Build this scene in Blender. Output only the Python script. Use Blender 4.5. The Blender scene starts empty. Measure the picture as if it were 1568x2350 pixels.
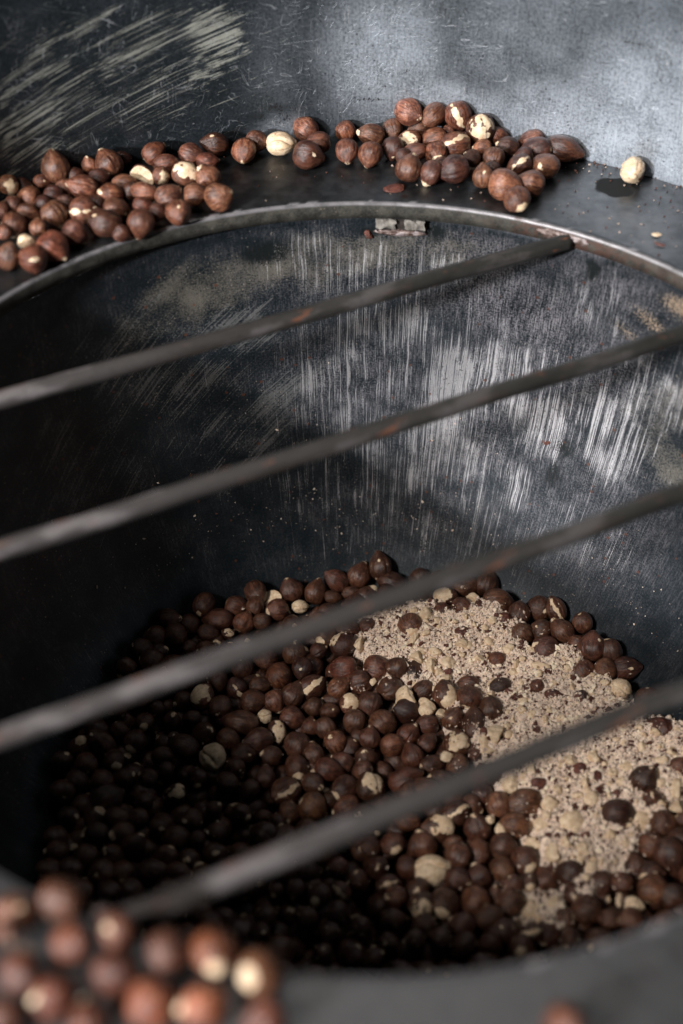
import bpy, bmesh, math, random
import numpy as np
from mathutils import Vector, Matrix, Euler, noise
random.seed(7); rng = np.random.default_rng(7)
SC = bpy.context.scene; COL = SC.collection

# ------------------------------------------------------------------ camera, world, lamps, exposure
PITCH = math.radians(43.5); FPX = 3264.0
CP = np.array([-.012, -.456, .416])
FW = np.array([0, math.cos(PITCH), -math.sin(PITCH)]); UP = np.array([0, math.sin(PITCH), math.cos(PITCH)]); RT = np.array([1., 0, 0])
cam = bpy.data.cameras.new('camera'); camo = bpy.data.objects.new('camera', cam); COL.objects.link(camo)
camo.location = CP; camo.rotation_euler = (math.pi/2 - PITCH, 0, 0)
cam.sensor_fit = 'VERTICAL'; cam.sensor_height = 36; cam.sensor_width = 24; cam.lens = 50
cam.clip_start = .02; cam.clip_end = 20
cam.dof.use_dof = True; cam.dof.focus_distance = .848; cam.dof.aperture_fstop = 3.5
SC.camera = camo
w = bpy.data.worlds.new('World'); SC.world = w; w.use_nodes = True
w.node_tree.nodes['Background'].inputs[0].default_value = (.05, .15, .19, 1)
w.node_tree.nodes['Background'].inputs[1].default_value = .035
def area(name, loc, target, size, power, col, size_y=None):
    l = bpy.data.lights.new(name, 'AREA'); l.energy = power; l.color = col; l.size = size
    if size_y: l.shape = 'RECTANGLE'; l.size_y = size_y
    o = bpy.data.objects.new(name, l); COL.objects.link(o); o.location = loc
    o.rotation_euler = (Vector(target) - Vector(loc)).to_track_quat('-Z', 'Y').to_euler(); return o
area('window_light', (-1.28, -1.26, .74), (0, .05, -.06), .14, 78, (.955, .965, 1.0))
area('upper_window_light', (-1.13, -1.05, 1.40), (0, 0, -.1), .30, 44, (1.0, .95, .91))
area('ceiling_light', (.10, .95, 2.2), (0, -.2, 0), .45, 3.4, (1.0, .98, .96))
SC.view_settings.view_transform = 'Standard'; SC.view_settings.look = 'None'
SC.view_settings.exposure = -0.15; SC.view_settings.gamma = 1
SC.cycles.max_bounces = 6; SC.cycles.use_denoising = True

# ------------------------------------------------------------------ geometry of the place (metres)
R_IN, R_OUT, LEDGE_T = .230, .308, .010
PROF = np.array([(236, -9), (233, -60), (224, -120), (208, -175), (188, -220), (160, -255), (120, -285), (50, -297), (1, -300)]) / 1000.
SL = np.concatenate([[0], np.cumsum(np.hypot(*np.diff(PROF, axis=0).T))])
def r_of(z): return np.interp(-z, -PROF[:, 1], PROF[:, 0])
def ray(x, y): return FW + RT*(x-784)/FPX + UP*(1175-y)/FPX
def hit_bowl(x, y):
    d = ray(x, y); t = np.linspace(.6, 1.2, 4000); P = CP + t[:, None]*d
    g = np.hypot(P[:, 0], P[:, 1]) - r_of(P[:, 2]); i = np.where((g > 0) & (P[:, 2] < -.009) & (P[:, 1] > -.3))[0][0]; return P[i]
def hit_wall(x, y):
    d = ray(x, y); t = np.linspace(.5, 1.3, 4000); P = CP + t[:, None]*d
    return P[np.where(np.hypot(P[:, 0], P[:, 1]) > R_OUT)[0][0]]
def on_z(x, y, z):
    d = ray(x, y); return CP + d*(z-CP[2])/d[2]
def pile_z(x, y):
    return -.233 + .075*max(0, x) + .05*max(0, -y-.03) + .004*noise.noise(Vector((x*22, y*22, 3.)))
def on_pile(x, y, dz=0):
    z = -.23
    for _ in range(6):
        P = on_z(x, y, z); z = pile_z(P[0], P[1]) + dz
    return on_z(x, y, z)
def to_view(P):
    q = np.asarray(P) - CP; d = q @ FW; return 784 + FPX*(q @ RT)/d, 1175 - FPX*(q @ UP)/d, d

# ------------------------------------------------------------------ node helpers
def newmat(name):
    m = bpy.data.materials.new(name); m.use_nodes = True; nt = m.node_tree
    for n in list(nt.nodes): nt.nodes.remove(n)
    out = nt.nodes.new('ShaderNodeOutputMaterial'); b = nt.nodes.new('ShaderNodeBsdfPrincipled')
    nt.links.new(b.outputs[0], out.inputs[0]); return m, nt, b
class N:
    def __init__(s, nt): s.nt = nt
    def put(s, sock, v):
        if hasattr(v, 'is_output') or isinstance(v, bpy.types.NodeSocket): s.nt.links.new(v, sock)
        elif v is not None:
            if sock.type == 'RGBA' and not hasattr(v, '__len__'): v = (v, v, v, 1)
            if sock.type == 'RGBA' and len(v) == 3: v = (*v, 1)
            sock.default_value = v
    def math(s, op, a, b=None, c=None, clamp=False):
        n = s.nt.nodes.new('ShaderNodeMath'); n.operation = op; n.use_clamp = clamp
        s.put(n.inputs[0], a)
        if b is not None: s.put(n.inputs[1], b)
        if c is not None: s.put(n.inputs[2], c)
        return n.outputs[0]
    def mul(s, a, b): return s.math('MULTIPLY', a, b)
    def add(s, a, b, clamp=False): return s.math('ADD', a, b, clamp=clamp)
    def ss(s, v, lo, hi, a=0., b=1.):
        n = s.nt.nodes.new('ShaderNodeMapRange'); n.interpolation_type = 'SMOOTHSTEP'
        for i, q in enumerate((v, lo, hi, a, b)): s.put(n.inputs[i], q)
        return n.outputs[0]
    def mix(s, f, a, b, blend='MIX'):
        n = s.nt.nodes.new('ShaderNodeMix'); n.data_type = 'RGBA'; n.blend_type = blend
        s.put(n.inputs[0], f); s.put(n.inputs[6], a); s.put(n.inputs[7], b); return n.outputs[2]
    def fmix(s, f, a, b):
        n = s.nt.nodes.new('ShaderNodeMix'); n.data_type = 'FLOAT'
        s.put(n.inputs[0], f); s.put(n.inputs[2], a); s.put(n.inputs[3], b); return n.outputs[0]
    def noise(s, vec, scale=1., detail=4., rough=.55, lac=2., dist=0.):
        n = s.nt.nodes.new('ShaderNodeTexNoise'); s.put(n.inputs['Vector'], vec); n.inputs['Scale'].default_value = scale
        n.inputs['Detail'].default_value = detail; n.inputs['Roughness'].default_value = rough; n.inputs['Lacunarity'].default_value = lac
        n.inputs['Distortion'].default_value = dist; return n.outputs['Fac']
    def voro(s, vec, scale, feature='F1', rand=1.):
        n = s.nt.nodes.new('ShaderNodeTexVoronoi'); n.feature = feature; s.put(n.inputs['Vector'], vec); n.inputs['Scale'].default_value = scale
        n.inputs['Randomness'].default_value = rand; return n.outputs['Distance']
    def map(s, vec, scale=(1, 1, 1), rot=(0, 0, 0), loc=(0, 0, 0)):
        n = s.nt.nodes.new('ShaderNodeMapping'); s.put(n.inputs[0], vec); s.put(n.inputs[1], loc); n.inputs[2].default_value = rot; n.inputs[3].default_value = scale
        return n.outputs[0]
    def vadd(s, a, b):
        n = s.nt.nodes.new('ShaderNodeVectorMath'); n.operation = 'ADD'; s.put(n.inputs[0], a); s.put(n.inputs[1], b); return n.outputs[0]
    def attr(s, name, out='Fac'):
        n = s.nt.nodes.new('ShaderNodeAttribute'); n.attribute_name = name; return n.outputs[out]
    def uv(s):
        n = s.nt.nodes.new('ShaderNodeUVMap'); n.uv_map = 'UVMap'; return n.outputs[0]
    def obj(s):
        n = s.nt.nodes.new('ShaderNodeTexCoord'); return n.outputs['Object']
    def bump(s, h, strength, dist, normal=None):
        n = s.nt.nodes.new('ShaderNodeBump'); n.inputs['Strength'].default_value = strength; n.inputs['Distance'].default_value = dist
        s.put(n.inputs['Height'], h)
        if normal: s.nt.links.new(normal, n.inputs['Normal'])
        return n.outputs[0]
def setp(n, b, col=None, rough=None, metal=None, normal=None, spec=None):
    if col is not None: n.put(b.inputs['Base Color'], col)
    if rough is not None: n.put(b.inputs['Roughness'], rough)
    if metal is not None: n.put(b.inputs['Metallic'], metal)
    if spec is not None: n.put(b.inputs['Specular IOR Level'], spec)
    if normal is not None: n.put(b.inputs['Normal'], normal)

# ---- worn steel of the bowl: uv in millimetres, v runs down the wall
def streaks(n, uv, rot, across, along, off):
    """fine brush marks: stretched noise, broken up along their length"""
    v = n.map(uv, (1, 1, 1), (0, 0, rot), off)
    a = n.noise(n.map(v, (across, along, 1)), 1, 3, .65)
    b = n.noise(n.map(v, (across*.25, along*.5, 1), loc=(3, 8, 0)), 1, 2, .5)
    return n.add(n.mul(a, .70), n.mul(b, .30))
def bowl_material():
    m, nt, b = newmat('worn_bowl_steel'); n = N(nt); uv = n.uv()
    warp = n.noise(uv, .02, 2)
    uvw = n.vadd(uv, n.mul(warp, 4.))
    A, D, DU, OIL, CR, BR = (n.attr(k) for k in ('streak', 'diag', 'dust', 'oil', 'crust', 'bare_and_sheen'))
    grain = n.noise(uv, 2.6, 3, .7); grain2 = n.noise(uv, .9, 4, .65)
    patch = n.noise(uv, .05, 4, .6)
    s1 = n.add(streaks(n, uvw, 0, 1.75, .015, (0, 0, 0)), n.mul(n.math('SUBTRACT', patch, .5), .26))
    s1 = n.add(s1, n.mul(n.math('SUBTRACT', grain, .5), .50))
    th = n.fmix(A, .72, .435)
    st = n.ss(s1, n.add(th, -.04), n.add(th, .09))
    s2 = n.add(streaks(n, uvw, math.radians(-48), 1.1, .018, (31, 7, 0)), n.mul(n.math('SUBTRACT', patch, .5), .28))
    s2 = n.add(s2, n.mul(n.math('SUBTRACT', grain2, .5), .35))
    th2 = n.fmix(D, .70, .34)
    sd = n.ss(s2, n.add(th2, -.03), n.add(th2, .08))
    base = n.mix(n.ss(n.add(grain2, n.mul(n.math('SUBTRACT', patch, .5), .6)), .34, .74), (.006, .012, .016), (.032, .038, .046))
    fine = n.noise(n.map(uvw, (1.3, .12, 1)), 1, 3, .65); base = n.mix(n.mul(n.ss(fine, .50, .66), n.ss(patch, .42, .60, .05, .5)), base, (.10, .10, .108))
    base = n.mix(n.mul(BR, n.ss(n.add(n.add(n.mul(grain2, .8), n.mul(patch, .3)), n.add(n.mul(n.math('SUBTRACT', grain, .5), .9), n.mul(n.math('SUBTRACT', fine, .5), .8))), .42, .80)), base, (.36, .34, .36))
    dm = n.mul(n.ss(n.add(DU, n.mul(n.math('SUBTRACT', n.add(n.mul(grain2, .5), n.mul(patch, .5)), .5), 3.2)), .25, .95), n.ss(grain, .40, .52, .25, 1))
    base = n.mix(dm, base, (.135, .122, .098))
    base = n.mix(n.mul(sd, .7), base, (.17, .17, .165))
    base = n.mix(n.mul(st, n.ss(grain, .36, .56, .55, 1)), base, (.64, .62, .62))
    # crumbs of dust stuck to the wall, brown and pale
    vs = n.voro(uv, .33); spk = n.ss(vs, .16, .07); spk = n.mul(spk, n.ss(n.noise(uv, .021, 3), .46, .62))
    base = n.mix(n.mul(spk, .7), base, (.42, .36, .30))
    vd = n.voro(n.map(uv, loc=(77, 13, 0)), .42); dk = n.mul(n.ss(vd, .28, .12), n.ss(n.noise(uv, .05, 3), .42, .6))
    base = n.mix(n.mul(dk, .75), base, (.012, .011, .010))
    vr = n.voro(n.map(uv, loc=(7, 413, 0)), .085); base = n.mix(n.mul(n.ss(vr, .10, .06), .8), base, (.12, .045, .025))
    crm = n.ss(n.add(CR, n.mul(n.math('SUBTRACT', n.add(n.mul(grain2, .5), n.mul(grain, .5)), .5), 3.6)), .50, .62)
    base = n.mix(crm, base, n.mix(n.ss(grain, .35, .6), (.11, .055, .03), (.42, .31, .21)))
    om = n.ss(n.add(OIL, n.mul(n.math('SUBTRACT', grain2, .5), 3.)), .5, .7)
    base = n.mix(om, base, (.008, .010, .010))
    nonm = n.math('MAXIMUM', n.math('MAXIMUM', crm, dm), om)
    metal = n.mul(n.math('SUBTRACT', 1., nonm, clamp=True), n.add(.35, n.mul(n.math('MAXIMUM', st, n.mul(BR, .7)), .5)))
    rough = n.fmix(om, n.fmix(grain2, .30, .52), .3)
    h = n.add(n.add(n.mul(st, .5), n.mul(grain, .4)), n.mul(crm, n.mul(grain2, 5)))
    setp(n, b, base, rough, metal, n.bump(h, .5, .0003)); return m
def wall_material():
    m, nt, b = newmat('scratched_wall_steel'); n = N(nt); uv = n.uv()
    A, D, DU, OIL, BR = (n.attr(k) for k in ('streak', 'diag', 'dust', 'oil', 'bare_and_sheen'))
    grain = n.noise(uv, 1.9, 3, .7); g2 = n.noise(uv, .6, 5, .65); patch = n.noise(uv, .045, 5, .62)
    fine = n.noise(n.map(uv, (.9, .07, 1)), 1, 4, .65)
    base = n.mix(n.ss(n.add(g2, n.mul(n.math('SUBTRACT', patch, .5), .6)), .3, .75), (.014, .021, .025), (.046, .054, .063))
    brm = n.math('MULTIPLY', n.math('POWER', BR, 1.4), n.ss(n.add(n.add(n.mul(patch, .28), n.mul(g2, .45)), n.add(n.mul(fine, .26), n.mul(grain, .34))), .50, .80, .26, 1))
    base = n.mix(brm, base, (.52, .565, .62))  # soft reflections on the wall, painted in as pale steel
    # dry pale brush strokes, nearly level
    uw = n.vadd(uv, n.mul(n.noise(uv, .012, 1), 14.))
    s2 = n.add(streaks(n, uw, math.radians(73), 1.0, .016, (5, 3, 0)), n.mul(n.math('SUBTRACT', grain, .5), .36))
    th2 = n.fmix(D, .72, .39); sd = n.ss(s2, n.add(th2, -.02), n.add(th2, .07))
    base = n.mix(n.mul(sd, .85), base, (.30, .30, .255))
    s1 = n.add(streaks(n, uw, 0, .55, .02, (15, 63, 0)), n.mul(n.math('SUBTRACT', grain, .5), .30))
    th = n.fmix(A, .80, .48); st = n.ss(s1, n.add(th, -.01), n.add(th, .05))
    base = n.mix(n.mul(st, .8), base, (.62, .62, .60))
    # thin scratches in several directions
    sc = None
    for k, (rot, off) in enumerate(((.35, 3), (1.9, 40), (-.5, 90), (1.45, 150), (.05, 200), (-1.2, 260))):
        v = n.map(n.vadd(uv, n.mul(n.noise(uv, .03, 1), 11.)), (1, 1, 1), (0, 0, rot), (off, off*.7, 0))
        q = n.noise(n.map(v, (.30, .012, 1)), 1, 0, .5); br = n.noise(n.map(v, (.05, .03, 1), loc=(9, 1, 0)), 1, 2)
        line = n.mul(n.ss(n.math('ABSOLUTE', n.math('SUBTRACT', q, .5)), .010, .003), n.ss(br, .56, .66))
        sc = line if sc is None else n.math('MAXIMUM', sc, line)
    base = n.mix(n.mul(sc, .5), base, (.50, .52, .54))
    dk = None
    for k, (rot, off) in enumerate(((.75, 31), (1.57, 140), (-.25, 190))):
        v = n.map(n.vadd(uv, n.mul(n.noise(uv, .03, 1), 7.)), (1, 1, 1), (0, 0, rot), (off, off*.7, 0))
        q = n.noise(n.map(v, (.25, .012, 1)), 1, 0, .5); br = n.noise(n.map(v, (.05, .03, 1), loc=(9, 1, 0)), 1, 2)
        line = n.mul(n.ss(n.math('ABSOLUTE', n.math('SUBTRACT', q, .5)), .009, .003), n.ss(br, .57, .66))
        dk = line if dk is None else n.math('MAXIMUM', dk, line)
    base = n.mix(n.mul(dk, .6), base, (.03, .03, .03))
    spots = n.math('MAXIMUM', n.mul(n.ss(n.voro(uv, .20), .17, .08), n.ss(n.noise(uv, .03, 3), .44, .56)), n.mul(n.ss(n.voro(n.map(uv, loc=(5, 60, 0)), .55), .24, .10), n.ss(n.noise(n.map(uv, loc=(90, 0, 0)), .06, 3), .44, .6)))
    blot = n.ss(n.add(g2, n.mul(patch, .5)), .50, .44)
    base = n.mix(n.mul(n.math('MAXIMUM', spots, n.mul(blot, .55)), .75), base, (.02, .018, .018))
    om = n.ss(n.add(OIL, n.mul(n.math('SUBTRACT', g2, .5), 3.)), .5, .65)
    base = n.mix(om, base, (.012, .012, .013))
    metal = n.mul(n.math('SUBTRACT', 1., n.math('MAXIMUM', sd, om), clamp=True), .55)
    rough = n.add(n.fmix(g2, .34, .56), n.mul(st, .1))
    setp(n, b, base, rough, metal, n.bump(n.add(n.add(n.mul(grain, .4), n.mul(g2, .5)), n.math('SUBTRACT', n.mul(sd, .3), sc)), .4, .0003)); return m
def ledge_material():
    m, nt, b = newmat('dark_ledge_steel'); n = N(nt); o = n.obj()
    nx = None
    g = n.noise(o, 900, 4, .65); g2 = n.noise(o, 120, 5, .6); p = n.noise(o, 22, 4, .6)
    base = n.mix(n.ss(g2, .3, .7), (.048, .051, .053), (.100, .102, .104))
    base = n.mix(n.mul(n.ss(p, .52, .75), .6), base, (.15, .142, .138))
    base = n.mix(n.mul(n.attr('near_sheen'), n.ss(g2, .2, .6, .6, 1)), base, (.175, .172, .172))  # overhead reflection on the near ledge, painted as a lighter base colour
    edge = n.mul(n.attr('edge'), n.ss(n.noise(o, 160, 4), .3, .55, .55, 1))
    face = n.attr('face')
    fc = n.mix(n.ss(n.add(n.mul(g2, .6), n.mul(g, .4)), .38, .62), (.016, .015, .012), (.070, .065, .052))
    fc = n.mix(n.mul(n.attr('rust'), n.ss(n.noise(o, 210, 4, .7), .42, .55)), fc, (.075, .036, .025))
    base = n.mix(face, base, fc)
    base = n.mix(edge, base, (.25, .235, .24))
    om = n.ss(n.add(n.attr('oil'), n.mul(n.math('SUBTRACT', g2, .5), .5)), .34, .56)
    vs = n.mul(n.ss(n.voro(o, 300), .15, .06), n.ss(n.noise(o, 30, 2), .50, .62))
    base = n.mix(n.mul(vs, .6), base, (.30, .25, .2))
    vr = n.mul(n.ss(n.voro(n.map(o, loc=(3, 5, 0)), 75), .20, .10), n.ss(n.noise(o, 25, 2), .46, .6)); base = n.mix(n.mul(vr, .55), base, (.05, .022, .014))
    base = n.mix(om, base, (.003, .004, .004))
    setp(n, b, base, n.fmix(om, n.add(n.fmix(g2, .33, .48), n.mul(face, .3)), .95), n.fmix(om, n.fmix(face, n.fmix(edge, .92, .35), .1), 0.), n.bump(n.add(g2, n.mul(g, .4)), .35, .0004)); return m
def bar_material():
    m, nt, b = newmat('worn_iron_bar'); n = N(nt); o = n.obj()
    g = n.noise(o, 420, 4, .65); g2 = n.noise(n.map(o, (22, 80, 80)), 1, 4, .6); r = n.noise(n.map(o, (38, 110, 110), loc=(4, 4, 4)), 1, 4, .6)
    base = n.mix(n.ss(g2, .35, .68), (.018, .017, .014), (.042, .039, .034))
    sx = nt.nodes.new('ShaderNodeSeparateXYZ'); nt.links.new(o, sx.inputs[0]); lit_end = n.ss(sx.outputs[0], .12, -.17)  # bars brighten towards the lamp side; that light is painted into the colour
    base = n.mix(n.mul(lit_end, .6), base, (.085, .074, .072))
    base = n.mix(n.mul(n.ss(n.add(g2, n.mul(lit_end, .06)), .57, .67), n.fmix(lit_end, .25, .7)), base, (.19, .17, .168))
    base = n.mix(n.mul(n.ss(r, .57, .70), .55), base, (.10, .055, .040))
    base = n.mix(n.mul(n.ss(n.noise(n.map(o, (60, 200, 200), loc=(9, 2, 2)), 1, 3), .63, .70), .6), base, (.24, .09, .045))
    base = n.mix(n.mul(n.ss(g, .45, .3), .5), base, (.02, .019, .016))
    setp(n, b, base, n.fmix(g2, .66, .45), .2, n.bump(n.add(g2, n.mul(g, .5)), .5, .0006)); return m
def weld_material():
    m, nt, b = newmat('rusty_weld'); n = N(nt); o = n.obj(); g = n.noise(o, 330, 4, .65); q = n.noise(o, 90, 3)
    base = n.mix(n.ss(g, .4, .62), (.06, .032, .024), (.22, .16, .14)); base = n.mix(n.ss(q, .52, .60), base, (.36, .30, .29))
    setp(n, b, base, .5, .25, n.bump(g, .7, .001)); return m
def nut_material():
    m, nt, b = newmat('hazelnut_skin'); n = N(nt)
    oi = nt.nodes.new('ShaderNodeObjectInfo'); rnd = oi.outputs['Random']; oc = oi.outputs['Color']
    nc = n.attr('nc', 'Vector'); tint = n.attr('tint'); bare = n.attr('bare'); whole = n.attr('whole')
    off = n.mul(rnd, 37.)
    v1 = n.vadd(n.map(nc, (7, 7, .9)), off); v2 = n.vadd(n.map(nc, (17, 17, 1.6)), off); v3 = n.vadd(nc, off)
    a = n.noise(v1, 1, 4, .62, dist=.3); f = n.noise(v2, 1, 3, .6, dist=.25); blot = n.noise(v3, 1.3, 3, .55); g = n.noise(v3, 16, 3, .6)
    k = n.add(n.mul(a, .55), n.mul(blot, .45))
    skin = n.mix(n.ss(k, .41, .60), (.054, .017, .0095), (.21, .080, .043))
    skin = n.mix(n.mul(n.ss(f, .54, .66), .55), skin, (.30, .15, .085))
    skin = n.mix(n.mul(n.ss(f, .45, .34), .7), skin, (.045, .014, .009))
    # thin papery skin turned up along a few ribs, pale specks of meal
    pap = n.mul(n.ss(n.math('ABSOLUTE', n.math('SUBTRACT', a, .5)), .016, .006), n.ss(n.noise(v3, 2.6, 2), .59, .66))
    skin = n.mix(n.mul(pap, .8), skin, (.55, .38, .26))
    speck = n.mul(n.ss(n.voro(v3, 7.5), .15, .08), n.ss(n.noise(v3, 1.9, 2), .54, .62)); skin = n.mix(n.mul(speck, .7), skin, (.6, .45, .33))
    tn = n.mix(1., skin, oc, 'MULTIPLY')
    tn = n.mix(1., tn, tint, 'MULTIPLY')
    cream = n.mix(n.ss(n.noise(v3, 2.2, 4, .6), .35, .65), (.64, .45, .275), (.86, .67, .46))
    resid = n.mul(n.ss(n.noise(v3, 3.4, 4, .65), .60, .66), whole)
    bm = n.ss(n.add(bare, n.mul(n.math('SUBTRACT', n.noise(v3, 4.5, 4, .6), .5), .55)), .46, .53)
    rim = n.mul(n.ss(bm, .0, .5), n.ss(bm, 1., .5))
    cream = n.mix(n.mul(n.ss(n.voro(v3, 5.), .13, .09), .8), cream, (.08, .035, .02))
    cream = n.mix(n.mul(resid, .85), cream, (.19, .085, .04))
    col = n.mix(bm, tn, cream); col = n.mix(n.mul(rim, .5), col, (.03, .012, .008))
    h = n.add(n.add(n.mul(a, 1.), n.mul(f, .55)), n.mul(g, .12)); h = n.mul(h, n.fmix(bm, 1., .35)); h = n.add(h, n.mul(bm, -.8))
    setp(n, b, col, n.fmix(bm, n.add(.27, n.mul(g, .22)), .55), 0., n.bump(h, .6, .0008), .55)
    b.inputs['Subsurface Weight'].default_value = 0.; return m
def meal_material():
    m, nt, b = newmat('ground_nut_meal'); n = N(nt); o = n.obj(); t = n.attr('mealtint')
    g = n.noise(o, 700, 4, .7); g2 = n.noise(o, 260, 3, .6)
    pale = n.mix(n.ss(g2, .35, .65), (.78, .61, .49), (.93, .77, .62))
    pale = n.mix(n.mul(n.ss(g, .47, .36), .85), pale, (.09, .05, .04))
    brown = n.mix(g2, (.055, .020, .016), (.15, .065, .045))
    c = n.mix(n.ss(t, .45, .55), brown, pale); c = n.mix(n.ss(t, .78, .95), c, (.96, .82, .62))
    setp(n, b, c, .75, 0, n.bump(n.add(g, g2), .6, .0008), .25); return m
def simple(name, col, rough=.5, metal=0.):
    m, nt, b = newmat(name); n = N(nt); o = n.obj(); g = n.noise(o, 350, 4, .65)
    setp(n, b, n.mix(n.ss(g, .3, .7), tuple(c*.55 for c in col), tuple(min(1, c*1.2) for c in col)), rough, metal, n.bump(g, .5, .0005)); return m
M = dict(bowl=bowl_material(), wall=wall_material(), ledge=ledge_material(), bar=bar_material(), weld=weld_material(), nut=nut_material(), meal=meal_material(),
         tab=simple('painted_tab', (.21, .19, .165), .7), soot=simple('sooty_iron', (.03, .022, .018), .7), under=simple('outer_steel', (.10, .10, .10), .6, .4))

# ------------------------------------------------------------------ object helpers
def props(o, label=None, cat=None, group=None, kind=None):
    if label: o['label'] = label
    if cat: o['category'] = cat
    if group: o['group'] = group
    if kind: o['kind'] = kind
    return o
def link(name, me, parent=None):
    o = bpy.data.objects.new(name, me); COL.objects.link(o)
    if parent: o.parent = parent
    return o
def mesh_np(name, V, F, mats, smooth=True, attrs=None, uv=None):
    me = bpy.data.meshes.new(name); me.from_pydata([tuple(v) for v in V], [], F) if not isinstance(F, np.ndarray) else None
    if isinstance(F, np.ndarray):
        V = np.asarray(V, np.float32); k = F.shape[1]
        me.vertices.add(len(V)); me.vertices.foreach_set('co', V.ravel())
        me.loops.add(F.size); me.loops.foreach_set('vertex_index', F.ravel().astype(np.int32))
        me.polygons.add(len(F)); me.polygons.foreach_set('loop_start', np.arange(0, F.size, k, dtype=np.int32))
        me.update(calc_edges=True)
    me.materials.append(mats)
    me.polygons.foreach_set('use_smooth', np.full(len(me.polygons), smooth))
    for kx, a in (attrs or {}).items():
        a = np.asarray(a, np.float32)
        at = me.attributes.new(kx, 'FLOAT_VECTOR' if a.ndim == 2 else 'FLOAT', 'POINT'); at.data.foreach_set('vector' if a.ndim == 2 else 'value', a.ravel())
    if uv is not None:
        l = me.uv_layers.new(name='UVMap'); vi = np.empty(len(me.loops), np.int32); me.loops.foreach_get('vertex_index', vi)
        l.data.foreach_set('uv', np.asarray(uv, np.float32)[vi].ravel())
    me.validate(); me.update(); return me
def grid_faces(nu, nv):
    i = np.arange(nu-1)[:, None]*nv + np.arange(nv-1)[None, :]
    return np.stack([i, i+nv, i+nv+1, i+1], -1).reshape(-1, 4)
def blobs(U, V, lst):
    """soft marks on a surface: (u, v, ru, rv, rot degrees, amount) in mm"""
    out = np.zeros_like(U)
    for (u, v, ru, rv, ro, am) in lst:
        c, s = math.cos(math.radians(ro)), math.sin(math.radians(ro)); du, dv = U-u, V-v
        a, b2 = (du*c+dv*s)/ru, (-du*s+dv*c)/rv; out = np.maximum(out, am*np.exp(-(a*a+b2*b2)**1.5))
    return out

# ------------------------------------------------------------------ the hopper
hop = link('hopper', None); props(hop, 'dark scratched steel hopper with round opening, flat ledge and four crossing iron bars', 'hopper')
# bowl: fine revolve, uv = arc length (mm) on a 200 mm radius by slant depth
AZ = np.linspace(-math.pi, math.pi, 361); ss_ = np.linspace(0, SL[-1], 150)
def smooth_prof(s): return np.interp(s, SL, PROF[:, 0]), np.interp(s, SL, PROF[:, 1])
pr, pz = smooth_prof(ss_)
ker = np.ones(15)/15
def sm(a): e = np.pad(a, 7, mode='edge'); return np.convolve(e, ker, 'valid')
pr2, pz2 = sm(pr), sm(pz); pr2[0], pz2[0] = pr[0], pz[0]; pr2[-1] = .0005
AA, S_ = np.meshgrid(AZ, ss_, indexing='ij')
dent = np.array([[noise.noise(Vector((math.sin(a)*3.2, math.cos(a)*3.2, s*9)))*.0016 for s in ss_] for a in AZ]); dent[-1] = dent[0]; dent[:, 0] = 0
RR = pr2[None, :] + dent
V = np.stack([np.sin(AA)*RR, np.cos(AA)*RR, np.broadcast_to(pz2, AA.shape)], -1).reshape(-1, 3)
UU, VV = AA.ravel()*200, S_.ravel()*1000
def bl(px, py, ru, rv, ro=0, am=1.):
    P = hit_bowl(px, py); return (math.atan2(P[0], P[1])*200, float(np.interp(-P[2], -PROF[:, 1], SL))*1000, ru, rv, ro, am)
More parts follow.
